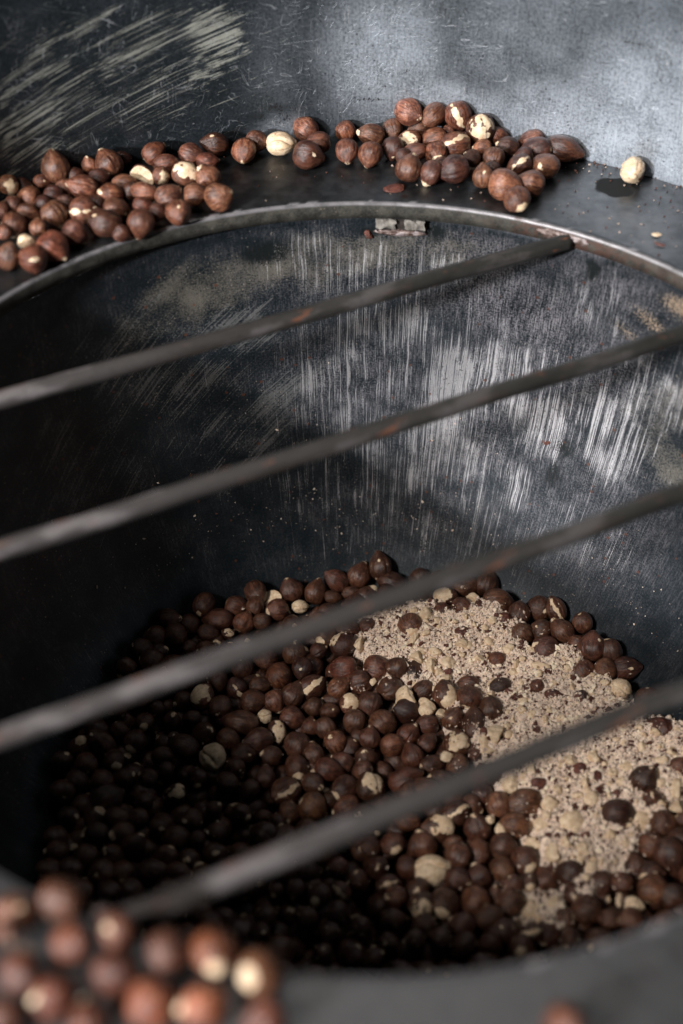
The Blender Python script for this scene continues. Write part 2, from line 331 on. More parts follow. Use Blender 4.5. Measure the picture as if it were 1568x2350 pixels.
attrs = dict(
    streak=blobs(UU, VV, [bl(1030, 900, 17, 48, 0, 1.), bl(960, 1010, 13, 50, 0, .82), bl(1150, 860, 36, 34, 0, .78), bl(800, 850, 20, 40, 0, .66), bl(720, 900, 14, 40, 0, .62), bl(1240, 960, 26, 30, 0, .8), bl(1400, 1000, 30, 42, 0, .70),
        bl(900, 620, 60, 22, 0, .60), bl(700, 590, 20, 22, 0, .56), bl(1050, 1050, 20, 26, 0, .74), bl(980, 1220, 14, 18, 0, .60), bl(1180, 1120, 20, 22, 0, .56), bl(1500, 900, 30, 30, 0, .60), bl(1350, 1230, 30, 20, 0, .50), bl(800, 1100, 70, 40, 0, .40), bl(900, 740, 40, 20, 0, .74), bl(1360, 700, 30, 26, 0, .50), bl(1050, 850, 125, 70, 0, .46), bl(1000, 1150, 110, 50, 0, .40), bl(760, 980, 30, 50, 0, .52), bl(960, 1000, 60, 40, 0, .58)]),
    diag=blobs(UU, VV, [bl(560, 760, 28, 20, 0, .72), bl(650, 900, 30, 15, -40, .70), bl(430, 880, 40, 26, 0, .60), bl(300, 820, 40, 40, 0, .42), bl(560, 1000, 40, 30, 0, .5), bl(200, 1100, 60, 50, 0, .38), bl(1400, 900, 30, 30, 0, .30)]),
    dust=blobs(UU, VV, [bl(460, 670, 34, 22, 8, .74), bl(340, 740, 26, 18, 0, .55), bl(700, 600, 50, 20, 0, .66), bl(860, 580, 40, 16, 0, .70), bl(1000, 560, 30, 16, 0, .60), bl(1500, 960, 22, 34, 0, .52), bl(1540, 1060, 22, 24, 0, .58)]),
    oil=blobs(UU, VV, [bl(1362, 605, 4.5, 8, -15, 1.), bl(1358, 628, 4, 6, 0, 1.), bl(1298, 1028, 7, 7, 0, .78), bl(1272, 1085, 6, 11, 0, .74), bl(1404, 592, 3.5, 3.5, 0, .8), bl(610, 580, 16, 9, 0, .85), bl(1000, 523, 5, 8, 0, .95), bl(846, 525, 6, 5, 0, .85), bl(970, 1250, 5, 8, 0, .65), bl(1225, 660, 3, 4, 0, .6)]),
    crust=blobs(UU, VV, [bl(1560, 700, 12, 9, 0, .56), bl(1500, 745, 17, 5.5, 24, .50), bl(1440, 765, 14, 4, 22, .44), bl(920, 532, 12, 2.6, 0, .5)]),
    bare_and_sheen=blobs(UU, VV, [bl(1180, 700, 46, 26, 12, .95), bl(1400, 660, 40, 22, 0, .55), bl(1080, 570, 40, 14, 0, .7), bl(1300, 820, 60, 30, 0, .6), bl(820, 860, 46, 40, 0, .42), bl(1080, 960, 60, 50, 0, .45), bl(1350, 1150, 60, 60, 0, .34), bl(820, 620, 60, 26, 0, .32), bl(980, 1150, 60, 40, 0, .22)]))
bowl = link('bowl', mesh_np('bowl', V, grid_faces(361, 150)[:, ::-1], M['bowl'], True, attrs, np.stack([UU, VV], 1)), hop)
sol = bowl.modifiers.new('thick', 'SOLIDIFY'); sol.thickness = .002; sol.offset = -1
# ledge ring: top, rounded lip, inner face, underside
lp = [(R_OUT+.0035, -.0005), (R_OUT-.02, -.0002), (.270, 0), (.245, 0), (R_IN+.0022, 0), (R_IN+.0012, -.0003), (R_IN+.0004, -.0010), (R_IN, -.0020), (R_IN, -.006), (R_IN+.0002, -LEDGE_T), (R_IN+.004, -LEDGE_T-.0002), (R_OUT+.0035, -LEDGE_T)]
# finer radially
lr = [];
for (a, z1), (c, z2) in zip(lp[:-1], lp[1:]):
    k = max(1, int(abs(c-a)/.002)); lr += [(a+(c-a)*i/k, z1+(z2-z1)*i/k) for i in range(k)]
lr.append(lp[-1]); lr = np.array(lr); az2 = np.linspace(-math.pi, math.pi, 721)
A2, I2 = np.meshgrid(az2, np.arange(len(lr)), indexing='ij'); r2, z2 = lr[I2, 0], lr[I2, 1].copy()
wob = np.array([noise.noise(Vector((math.sin(a)*30, math.cos(a)*30, 0))) for a in az2])[:, None]*.00035
r2 = np.where(r2 < .235, r2+wob, r2)
V = np.stack([np.sin(A2)*r2, np.cos(A2)*r2, z2], -1).reshape(-1, 3)
rr_, zz_ = r2.ravel(), z2.ravel(); AAf = A2.ravel()
edge = ((rr_ < R_IN+.0021) & (zz_ > -.0012)).astype(float); face = ((rr_ < R_IN+.003) & (zz_ < -.0012)).astype(float)
weldaz = math.atan2(.107, .203)
rust = np.exp(-((AAf-weldaz)*.23/.03)**2) + .35*np.exp(-((AAf-.72)*.23/.06)**2)
OP = on_z(1410, 430, 0); onz_ = np.array([noise.noise(Vector((a*160, b*160, 0))) if abs(a-OP[0]) < .04 and abs(b-OP[1]) < .04 else 0 for a, b in V[:, :2]]); oil = np.exp(-(((V[:, 0]-OP[0])/.0118)**2+((V[:, 1]-OP[1])/.0115)**2)**1.3)+onz_*.35
ledge = link('ledge', mesh_np('ledge', V, grid_faces(721, len(lr))[:, ::-1], M['ledge'], True, dict(edge=edge, face=face, rust=rust, oil=oil, near_sheen=np.clip((-.05-V[:, 1])/.15, 0, 1))), hop)
# outer wall: taller at the back, cut low towards the front where one looks in
nv = 64; az3 = np.linspace(-math.pi, math.pi, 361)
def wall_h(a): t = min(1, max(0, (math.cos(a)+.15)/.75)); return .018 + .122*t*t*(3-2*t)
A3, T3 = np.meshgrid(az3, np.linspace(0, 1, nv), indexing='ij'); H3 = np.array([wall_h(a) for a in az3])[:, None]
Z3 = -.002 + T3*(H3+.002)
R3_ = R_OUT + np.array([[noise.noise(Vector((math.sin(a)*2.3, math.cos(a)*2.3, t*1.2)))*.0022 for t in np.linspace(0, 1, nv)] for a in az3])*np.minimum(1, T3*6)
R3_[-1] = R3_[0]
V = np.stack([np.sin(A3)*R3_, np.cos(A3)*R3_, Z3], -1).reshape(-1, 3); U3, V3 = A3.ravel()*308, Z3.ravel()*1000
def wl(px, py, ru, rv, ro=0, am=1.):
    P = hit_wall(px, py); return (math.atan2(P[0], P[1])*308, P[2]*1000, ru, rv, ro, am)
attrs = dict(
    streak=blobs(U3, V3, [wl(1240, 130, 3.0, 34, 0, .80), wl(1237, 280, 2.5, 14, 0, .85), wl(1545, 110, 3, 14, 0, .70), wl(640, 290, 9, 9, 0, .85), wl(585, 300, 5, 10, 0, .62), wl(1355, 20, 3, 12, 0, .7), wl(1450, 360, 40, 6, 0, .62), wl(560, 200, 10, 14, 0, .58), wl(1420, 160, 90, 60, 0, .47), wl(1050, 200, 90, 30, 0, .43), wl(790, 30, 8, 10, 0, .6)]),
    diag=blobs(U3, V3, [wl(480, 60, 24, 16, 15, .80), wl(500, 140, 26, 14, 15, .80), wl(300, 110, 60, 10, 17, .60), wl(330, 60, 60, 8, 17, .58), wl(140, 80, 44, 10, 17, .60), wl(60, 260, 60, 12, 12, .72), wl(180, 250, 46, 8, 15, .64), wl(350, 200, 46, 10, 15, .60), wl(100, 340, 50, 8, 12, .58), wl(530, 110, 12, 18, 0, .72), wl(250, 200, 120, 50, 0, .46), wl(80, 180, 70, 20, 15, .52), wl(120, 300, 70, 14, 12, .58)]),
    dust=0*U3,
    oil=blobs(U3, V3, [wl(630, 240, 10, 2.6, 0, .70), wl(590, 262, 5, 3, 0, .75), wl(545, 290, 8, 3.5, 0, .66), wl(855, 222, 10, 1.6, 0, .66), wl(920, 160, 12, 1., 4, .58), wl(650, 265, 5, 5, 0, .62), wl(735, 292, 7, 1.6, 0, .7), wl(1320, 112, 3, 2.5, 0, .62), wl(1470, 95, 14, 2, 0, .55), wl(100, 372, 6, 2, 0, .6)]),
    bare_and_sheen=blobs(U3, V3, [wl(880, 130, 40, 46, 0, 1.), wl(820, 60, 24, 26, 0, .7), wl(1010, 220, 40, 16, 0, .9), wl(1180, 280, 60, 26, 0, .9), wl(1330, 290, 66, 36, 0, 1.05), wl(1500, 270, 60, 60, 0, 1.), wl(1200, 100, 80, 60, 0, .5), wl(640, 120, 22, 50, 0, .30), wl(650, 290, 18, 12, 0, .62), wl(1500, 60, 60, 40, 0, .4)]))  # on this wall the last mask places painted highlights
wallo = link('outer_wall', mesh_np('outer_wall', V, grid_faces(361, nv)[:, ::-1], M['wall'], True, attrs, np.stack([U3, V3], 1)), hop)
sol = wallo.modifiers.new('thick', 'SOLIDIFY'); sol.thickness = .003; sol.offset = -1
# outer casing under the ledge
cp = [(R_OUT+.0015, -.0105), (R_OUT+.001, -.06), (.275, -.22), (.20, -.315), (.06, -.33), (.001, -.33)]
A4, I4 = np.meshgrid(np.linspace(-math.pi, math.pi, 97), np.arange(len(cp)), indexing='ij'); c4 = np.array(cp)
V = np.stack([np.sin(A4)*c4[I4, 0], np.cos(A4)*c4[I4, 0], c4[I4, 1]], -1).reshape(-1, 3)
link('casing', mesh_np('casing', V, grid_faces(97, len(cp)), M['under']), hop)
# iron bars: parallel chords of the opening
BA = math.radians(25.8); bd = np.array([math.cos(BA), math.sin(BA)]); bn = np.array([-math.sin(BA), math.cos(BA)])
def tube(L, rad, segs, rings, wobble, seed):
    V, F = [], []
    for i in range(rings+1):
        x = -L/2 + L*i/rings
        oy = wobble*noise.noise(Vector((x*14, seed, 0))); oz = wobble*noise.noise(Vector((x*14, seed, 9)))
        for j in range(segs):
            a = 2*math.pi*j/segs; q = rad*(1+.05*noise.noise(Vector((x*90, math.cos(a)*1.4+seed, math.sin(a)*1.4)))+.04*noise.noise(Vector((x*30, math.cos(a)+seed, math.sin(a)))))
            V.append((x, oy+q*math.cos(a), oz+q*math.sin(a)))
    for i in range(rings):
        for j in range(segs):
            F.append((i*segs+j, i*segs+(j+1) % segs, (i+1)*segs+(j+1) % segs, (i+1)*segs+j))
    F.append(tuple(range(segs))[::-1]); F.append(tuple(rings*segs+j for j in range(segs)))
    return V, F
def weld_mesh(sx, sy, sz, seed):
    bm = bmesh.new(); bmesh.ops.create_icosphere(bm, subdivisions=4, radius=1)
    for v in bm.verts:
        k = 1+.28*noise.noise(v.co*2.1+Vector((seed, 0, 0)))+.12*noise.noise(v.co*6+Vector((seed, 4, 0))); v.co = Vector((v.co.x*sx*k, v.co.y*sy*k, v.co.z*sz*k))
    me = bpy.data.meshes.new('weld'); bm.to_mesh(me); bm.free(); me.materials.append(M['weld']); me.polygons.foreach_set('use_smooth', [True]*len(me.polygons)); return me
for k, off in enumerate((.134, .037, -.059, -.1505)):
    half = math.sqrt(R_IN**2-off**2)+.001; V, F = tube(2*half, .0045, 24, 120, .0009, k*7.3)
    o = link('bar', mesh_np('bar', V, F, M['bar']), hop); o.location = (*(bn*off), -.0065); o.rotation_euler = (0, 0, BA)
    for sgn in (-1, 1):
        e = bn*off + bd*sgn*(half-.004); big = (k == 0 and sgn == 1)
        wm = weld_mesh(.017 if big else .007, .0035 if big else .0075, .0036 if big else .0055, k*3+sgn); wo = link('weld', wm, o)
        wo.location = (sgn*(half-(.0015 if big else .003)), .0035 if big else 0, .0015 if big else 0)
        if big: wo.rotation_euler = (0, 0, -weldaz-BA)
# welded tab under the back of the lip
Pa, Pb = hit_bowl(866, 512), hit_bowl(974, 512); mid = (Pa+Pb)/2; wid = float(np.linalg.norm(Pb-Pa))
azm = math.atan2(mid[0], mid[1])
def box_mesh(name, sx, sy, sz, mat, seed, jag=.0006):
    bm = bmesh.new(); bmesh.ops.create_cube(bm, size=1)
    bmesh.ops.subdivide_edges(bm, edges=bm.edges[:], cuts=6, use_grid_fill=True)
    for v in bm.verts:
        c = Vector((v.co.x*sx, v.co.y*sy, v.co.z*sz)); v.co = c + Vector((noise.noise(c*300+Vector((seed, 0, 0))), noise.noise(c*300+Vector((seed, 5, 0))), noise.noise(c*300+Vector((seed, 9, 0)))))*jag
    me = bpy.data.meshes.new(name); bm.to_mesh(me); bm.free(); me.materials.append(mat); return me
rt = float(r_of(mid[2]))
tab = link('bracket', box_mesh('bracket', wid*1.04, .0035, .011, M['soot'], 3, .0009), hop)
tab.location = (math.sin(azm)*(rt-.0008), math.cos(azm)*(rt-.0008), mid[2]+.0005); tab.rotation_euler = (0, 0, -azm)
for sx in (-.31, .31):
    pd = link('pad', box_mesh('pad', wid*.40, .004, .0062, M['tab'], sx*9, .0014), tab); pd.location = (wid*sx, -.0018, .001)

cr = link('rust_crust', weld_mesh(wid*.5, .0016, .0022, 8), tab); cr.location = (0, -.0012, -.0055)
# ------------------------------------------------------------------ hazelnut shapes
def sph(sub):
    bm = bmesh.new(); bmesh.ops.create_icosphere(bm, subdivisions=sub, radius=1)
    V = np.array([v.co[:] for v in bm.verts]); F = np.array([[v.index for v in f.verts] for f in bm.faces]); bm.free(); return V, F
ICO = {k: sph(k) for k in (3, 4, 5)}
def nut_shape(kind, seed, sub=5):
    """local unit nut: tip at +z, base at -z, shown patch at +x"""
    r = random.Random(seed); D, F = ICO[sub]; V = np.empty_like(D); bare = np.zeros(len(D))
    el = r.uniform(1.06, 1.24); tip = r.uniform(.10, .22); ph2, ph3 = r.uniform(0, 6), r.uniform(0, 6)
    a2, a3 = r.uniform(.02, .06), r.uniform(.01, .04); flat = r.uniform(.06, .14)
    gv = [(r.uniform(0, 6.28), r.uniform(.05, .11), r.uniform(.10, .2)) for _ in range(r.choice((1, 2, 2, 3)))]
    if kind == 'long': el = 1.32
    if kind == 'point': tip = .24; el = 1.12
    if kind == 'round': tip = .05; el = 1.0
    so = Vector((seed*3.1, seed*1.7, seed))
    for i, d in enumerate(D):
        x, y, z = d; a = math.atan2(y, x); rho = math.hypot(x, y)
        q = 1 + a2*math.cos(2*a+ph2)*rho + a3*math.cos(3*a+ph3)*rho
        q += .055*noise.noise(Vector((x, y, z*.8))*1.35+so)
        for (ga, gd, gw) in gv:
            da = (a-ga+math.pi) % (2*math.pi)-math.pi
            q -= gd*math.exp(-(da/gw)**2)*rho*min(1, rho*1.5)*(.5+.5*z if gd > .08 else .8)
        rib = noise.noise(Vector((math.cos(a)*3.4, math.sin(a)*3.4, z*.7))+so) ; rib2 = noise.noise(Vector((math.cos(a)*7.5, math.sin(a)*7.5, z*1.1))+so)
        q += (.030*(1-abs(rib)*2) + .018*rib2)*min(1, rho*1.3)
        zz = z*el
        if z > 0: 
            t = z; q *= 1-tip*.42*t*t; zz *= 1+tip*t**6
        if z > .965 and kind != 'round': zz += .05
        if z < -.6: zz += flat*((-z-.6)/.4)**2
        V[i] = (x*q, y*q, zz*(q*.5+.5))
        # how bare of skin
        pn = .5*noise.noise(Vector((x, y, z))*1.7+so)+.25*noise.noise(Vector((x, y, z))*4+so)
        if kind == 'patch': bare[i] = (x-.58+(.05 if seed % 2 else 0))*1.5 + pn*1.7 + .32
        elif kind == 'stripe': bare[i] = .62-abs(y+.25*z)*1.9 + (x-.4)*.5 + pn
        elif kind == 'tip': bare[i] = (z-.86)*4.2 + .5 + pn*.7
        elif kind == 'spot': bare[i] = .66-math.sqrt((x-.8)**2*.5+((y-.3)*1.9)**2+((z-.5)*1.1)**2)*1.5 + pn*1.3
        elif kind == 'peeled': bare[i] = 1.0 + min(0, (x+.25))*1.1 + pn*.5
        elif kind == 'half': bare[i] = 1. if x > .12 else 0.
        elif kind in ('brown', 'long', 'point', 'round'): bare[i] = max(-.15 + pn*.35, (z-.95)*5+.35+pn*1.2, (-z-.96)*5+.3+pn*1.2)
    if kind == 'peeled':   # folded kernel with a deep crease facing +x
        for i, d in enumerate(D):
            x, y, z = d
            if x > -.2: V[i] *= 1-.17*math.exp(-((y-.28*math.sin(z*2.4+seed))/.12)**2)*min(1, (x+.2))+.05*noise.noise(Vector((x, y, z))*2.4+so)
    if kind == 'half':
        sel = V[:, 0] > .10; V[sel, 0] = .10+(V[sel, 0]-.10)*.06; rr = np.hypot(V[:, 1], V[:, 2]); V[sel, 0] -= (.10*np.exp(-(rr[sel]/.35)**2))
        bare = np.where(D[:, 0] > .1, 1., 0.)
    if kind == 'ring':     # broken open: dark hollow with a pale rim
        pass
    return V, F, bare
PROTO = {}
for kind, n_ in (('brown', 10), ('long', 4), ('point', 5), ('round', 3), ('patch', 6), ('stripe', 3), ('tip', 4), ('spot', 3), ('peeled', 4), ('half', 3)):
    L = []
    for i in range(n_):
        V, F, bare = nut_shape(kind, hash_ := (len(kind)*17+i*5+ord(kind[0])), 5)
        L.append(mesh_np('hazelnut', V, F, M['nut'], True, dict(bare=bare, tint=np.ones(len(V)), nc=V, whole=np.full(len(V), 1. if kind in ('peeled', 'half') else .25))))
    PROTO[kind] = L

# ------------------------------------------------------------------ where the nuts lie
# entries x y w h code, read off enlarged crops; code: l light r reddish d dark w white patch s stripe t pale tip o spot p peeled h half u tip up v tip down g long k pointed
R1 = """38 472 85 85 lw;190 455 80 50 ro;258 397 105 140 uk;138 525 95 95 l;410 385 70 75 l;500 380 130 125;560 350 70 60 d;705 328 110 85 r;755 375 110 70 r;875 330 110 85;948 365 95 65 r;990 285 110 110 do;1120 315 115 105 l;1180 270 90 95;1285 283 118 90 p;1405 220 110 115 l;1465 280 105 85;1410 335 135 115 do;955 440 110 105 l;1005 530 120 125 l;850 420 110 95 w;740 430 80 80 w;650 430 105 80 h;565 465 100 70;510 515 110 90 r;385 485 120 90 l;300 490 90 80;245 520 90 90 d;665 505 120 75 l;655 565 110 50 r;770 530 120 110;895 515 100 110;380 590 115 95 s;250 605 120 110 vt;530 590 120 90 o;130 600 110 60;60 565 70 90;490 665 145 110 do;340 690 110 110;648 648 120 125 vk;825 625 120 115 o;175 670 70 80 l;240 755 140 120 r;65 655 110 110;120 735 85 60 p;155 812 125 120 r;35 805 90 120 o;8 590 60 80;20 690 60 70;200 560 80 70 d;440 560 80 80 d;460 620 80 80 d;100 480 80 70 d;340 430 80 70 d;450 440 90 70 d;600 500 80 70 d;720 600 80 70 d;300 560 90 70 d;560 700 80 70 d"""
R2 = """20 225 95 90 r;305 137 115 110 l;425 150 105 105 l;535 150 105 115 rs;640 210 120 120 wv;140 243 110 80;235 215 95 85;25 315 110 100;133 328 110 100 l;237 303 85 95 do;362 210 90 75;315 265 90 70 lw;425 255 105 80 l;340 320 100 70 r;490 225 60 50;435 325 95 85 r;520 290 130 115 s;310 400 105 120 u;415 415 85 110 vt;520 400 135 110 d;600 350 80 75 d;650 300 80 70 l;720 250 100 70 r;765 300 100 90 d;700 350 100 105 vk;650 435 90 105 o;875 265 125 70;895 315 150 90 dg;1015 305 150 110 dg;820 380 110 80 ds;935 385 120 115;745 470 140 120 l;875 465 110 115 l;805 537 110 115 to;1337 405 110 115 pl;580 250 80 70 d;690 400 80 70 d;840 340 80 70 d;460 380 70 70 d;280 340 70 70 d"""
R6 = """75 555 190 200 lo;285 485 190 190 l;30 640 120 120 l;330 690 190 180 r;545 630 170 180 r;95 830 170 200 r;245 940 210 200 r;530 830 200 220 r;775 730 200 220;985 730 200 210 Lt;1200 830 190 200 l;700 970 250 220 L;940 980 230 190 L;1220 1040 200 160 r;20 1030 200 180 r;400 1060 190 180 r"""
R3 = """1243 120 120 140 uo;1118 170 105 135 uk;992 198 135 95 g;868 265 110 130 uk;733 255 125 130;620 303 115 80 h;653 360 120 110;780 345 85 60 p;968 290 90 60;1070 265 90 60;415 343 125 105;520 345 80 115 u;317 420 145 110;457 437 110 110 l;562 430 100 80;255 493 115 75;370 500 80 40 w;150 580 100 80;930 525 110 120 t;1055 475 140 85;1165 455 95 85 r;1030 565 140 140 dw;885 600 90 80;745 610 120 130;585 640 130 120;450 695 115 110 o;205 740 100 70 l;310 770 130 120;420 815 75 120 s;795 695 115 115 do;1035 700 145 115 r;1220 697 145 125 l;1335 695 90 120;1435 727 135 130 dt;1125 780 130 120;660 745 145 130 r;545 800 110 90;845 808 140 110 s;1000 812 125 120 lk;1300 815 130 140;740 855 115 135;630 885 105 120 l;510 890 135 120;860 920 110 105;115 885 120 110;215 865 100 140 wl;325 920 130 140;950 945 95 100 o;1070 900 110 95 wl;1185 900 120 130;1400 945 150 130 d;1490 835 130 90 g;45 1000 100 110;165 985 110 90;450 1010 170 120 g;580 975 80 80 p;730 985 130 130;840 1035 90 90 o;925 1040 100 120;1095 1000 110 130;1255 1010 140 140;1400 1085 115 130 r;1515 1020 120 95;230 1080 140 150;370 1105 130 105 l;550 1110 150 120 k;650 1060 90 110 w;765 1140 140 140;985 1125 120 130 l;1180 1100 110 110;60 1090 70 60 p;120 1150 170 120 g;280 1210 150 140 p;455 1190 140 110 o;620 1200 130 110;860 1200 100 130;1310 1140 130 110 l;1160 1215 120 120;1430 1205 110 140;1510 1130 110 100;1030 1240 120 100;1415 455 130 130 lt"""
R4 = """200 285 120 95 w;310 225 140 100 l;440 215 140 130;495 325 165 145 l;70 310 120 80 d;185 370 100 80 r;300 345 110 100 ro;405 360 70 90 r;540 425 90 80 r;630 385 110 130;745 355 125 130 s;840 365 75 155 us;640 505 125 130;755 480 110 110 o;875 490 115 140 u;785 595 150 135;955 565 100 100 l;1045 580 130 145 o;995 720 130 130 l;1120 710 120 130 l;1230 700 155 105 go;1205 820 120 115 lps;1435 1055 150 140 rvk;205 860 130 145 w;340 870 130 140 w;75 830 135 90;470 940 115 140;375 1030 135 170 g;250 990 120 130 o;270 1135 140 140 w;500 655 100 90 r;340 790 130 70 r;520 800 110 80 d;730 800 80 70 r;815 850 80 60 r;975 860 80 60 d"""
R7 = """480 250 150 100 l;590 300 80 90;740 260 125 120;655 365 140 110;520 380 110 110 o;790 370 110 100;700 460 70 55 p;745 535 170 120 g;620 575 140 90;855 455 145 150;995 475 130 110 l;897 628 150 150 p;1040 640 120 110;990 730 140 120;1120 770 120 120;820 700 120 110 o;700 790 130 100 w;640 650 100 80;460 490 140 130;370 430 120 110;340 600 130 120;540 700 110 100;520 830 120 110;400 700 110 110;480 930 130 110;600 980 120 110;790 940 130 120;915 880 90 100;1050 895 120 100 o;930 1010 130 100;820 1050 110 90;1210 700 120 110;1330 780 130 150 l;1475 865 150 140 l;1390 640 130 140 t;1485 720 140 130;1250 580 140 110;1480 580 90 120;1530 650 90 120;1340 910 110 120;1220 930 110 90 o"""
RZ = """390 150 140 150 ls;540 105 140 130;725 135 150 130 t;535 240 155 145 l;635 200 90 90;405 270 110 120 l;335 330 110 100;255 295 80 70 o;130 275 130 100 o;870 125 140 150 w;740 240 140 100 r;630 25 160 90 r;830 30 110 110;1065 85 170 120 r;1090 320 130 90 l;1000 450 120 120 t;875 470 120 110;690 585 110 110 k;910 590 140 130 d;810 660 120 110;980 680 110 90 s;1020 755 115 120 l;1080 590 100 130 r;1000 885 150 130;580 745 145 130;705 730 100 100 ls;440 710 120 110;330 715 80 100 o;505 880 140 130;685 845 140 120;640 960 120 110;820 930 120 130;975 1020 130 120;270 870 140 130;780 1100 110 120;600 1080 120 110;880 1110 120 110"""
R5 = """130 155 150 90;275 150 120 100 l;375 95 80 70 r;420 325 100 120 vk;510 385 130 150 l;660 383 180 160 lg;605 505 160 140 l;520 530 50 60 p;390 520 140 140;535 625 150 130;660 700 150 140 t;530 755 140 130 l;265 435 140 140 s;350 390 110 120;170 520 160 130 w;75 620 150 150;255 610 100 80 l;280 675 150 140;395 660 130 150;120 765 175 140 pw;275 810 130 140;400 800 110 130;595 840 110 100 o;680 830 100 100;770 820 150 140 l;925 780 150 120 d;1195 435 170 125 do;1100 830 100 130;1210 830 130 90 r;940 895 110 110 r;1015 985 160 160;1380 620 150 130 l;1300 740 110 130;1380 780 150 90 s;1500 680 150 200 g;1390 870 140 160 l;1280 960 110 80 p;1450 490 150 140 l;1325 480 80 120 p;1390 350 110 110 r;1340 245 150 160 d;1550 170 90 120 l;380 935 165 150 l;575 945 150 130;490 910 100 110;70 960 130 140 w;200 945 140 150 t;450 1030 150 100;310 1070 140 120;90 1070 130 120;550 1110 160 120 o;700 1120 120 90 s;790 1120 130 130;890 1050 130 140;920 1150 110 100;1150 1040 120 100;1270 1040 130 100 l;180 1150 140 110;320 1180 130 110;460 1190 130 110;30 1160 120 120"""
# pale broken pieces lying on and around the meal (same frames), code: p pale y yellow b brown skin
C3 = "1390 865 150 120 p;1510 925 90 110 p;1120 560 60 90 p;1200 775 40 40 p"
C4 = "370 300 110 60 p;490 1080 115 110 p;440 1155 120 90 p;570 1080 60 60 y;85 395 80 120 y;160 430 50 80 p;20 550 50 110 y;45 640 90 90 p;120 690 65 80 y;95 930 80 110 p;180 960 60 60 p;210 1200 90 70 p;295 480 80 60 b;430 465 45 45 p;300 560 90 70 p;460 545 90 50 p;570 590 80 60 y;140 610 80 60 p;300 620 60 25 y;220 670 100 70 y;395 640 60 40 p;470 850 70 35 y;930 805 40 40 p;885 640 35 40 p;740 690 130 50 p;650 880 60 40 p;215 720 60 40 b;320 400 40 40 p;500 740 60 30 b;360 390 30 25 p;590 1000 40 40 y;700 960 60 40 p;770 990 40 45 y;800 940 60 40 p;860 980 70 30 p;640 940 60 50 p;560 950 30 30 y;480 790 80 60 p;195 760 90 50 p;370 450 40 50 p;470 420 50 50 p;20 370 50 50 p;900 700 50 50 p;640 640 50 50 p;1050 850 40 30 p;1130 880 30 30 p;260 430 35 35 p;340 560 60 60 p;700 590 50 30 p;590 720 60 40 p;830 780 50 30 p;530 480 40 30 p"
C5 = "800 370 110 110 y;750 490 110 100 p;785 440 60 60 p;710 600 130 90 p;1435 255 60 50 p;1530 290 80 100 y;1540 400 110 80 y;1440 385 60 60 p;820 940 80 60 p;690 985 110 90 p;740 1050 140 70 p;1200 930 50 70 p;1080 225 60 80 b;930 480 150 120 y;820 660 110 110 p;1000 640 110 70 y;960 690 90 50 y;900 600 70 70 p;1040 350 90 80 p;920 130 90 60 p;1060 110 80 80 y;1230 30 40 40 y;1340 60 90 60 p;1240 160 80 50 y;1160 200 70 50 p;1500 80 70 50 p;1440 130 90 50 y;860 150 40 40 p;1100 300 70 90 b;970 180 100 70 b;750 265 120 70 b;580 270 110 80 p;1180 680 50 70 p;1150 560 70 60 p;1040 740 60 90 p;1010 800 50 60 p;1090 760 50 60 p;850 560 50 30 b;790 560 50 25 b;905 565 40 30 b;1240 600 60 60 p;1300 200 60 40 y;1010 260 60 60 p;960 330 70 50 p;1120 150 50 40 p;650 220 50 40 p;700 180 60 50 p;460 470 60 40 p;1210 250 60 50 y;1290 420 40 60 p;1010 560 60 50 b"
C1 = "910 480 6 6 p"
FR = dict(R1=(0, 188.2, .5), R2=(784, 188.2, .5), R6=(0, 1818.9, .5), R3=(376.3, 1254.4, .4), R4=(940.8, 1254.4, .4), R7=(125.4, 1505.3, .4), RZ=(501.8, 1756.2, .4), R5=(940.8, 1693.4, .4))
def parse(s, fr):
    x0, y0, k = FR[fr]; out = []
    for e in s.split(';'):
        q = e.split(); c = q[4] if len(q) > 4 else ''
        x, y, w_, h_ = (float(t) for t in q[:4]); out.append([x0+x*k, y0+y*k, w_*k, h_*k, c])
    return out
pile = []
for s, fr in ((R4, 'R4'), (R3, 'R3'), (R5, 'R5'), (RZ, 'RZ'), (R7, 'R7')):
    for e in parse(s, fr):
        if fr == 'R3' and e[0] > 940+14 and e[1] > 1254+0 and e[0] > 985: continue
        if all(math.hypot(e[0]-q[0], e[1]-q[1]) > .46*(max(e[2], 30)+max(q[2], 30))/2 for q in pile): pile.append(e)
far = parse(R1, 'R1')+parse(R2, 'R2'); near = parse(R6, 'R6')+[[1300, 2352, 105, 84, 'lt']]
chunks = parse(C3, 'R3')+parse(C4, 'R4')+parse(C5, 'R5')

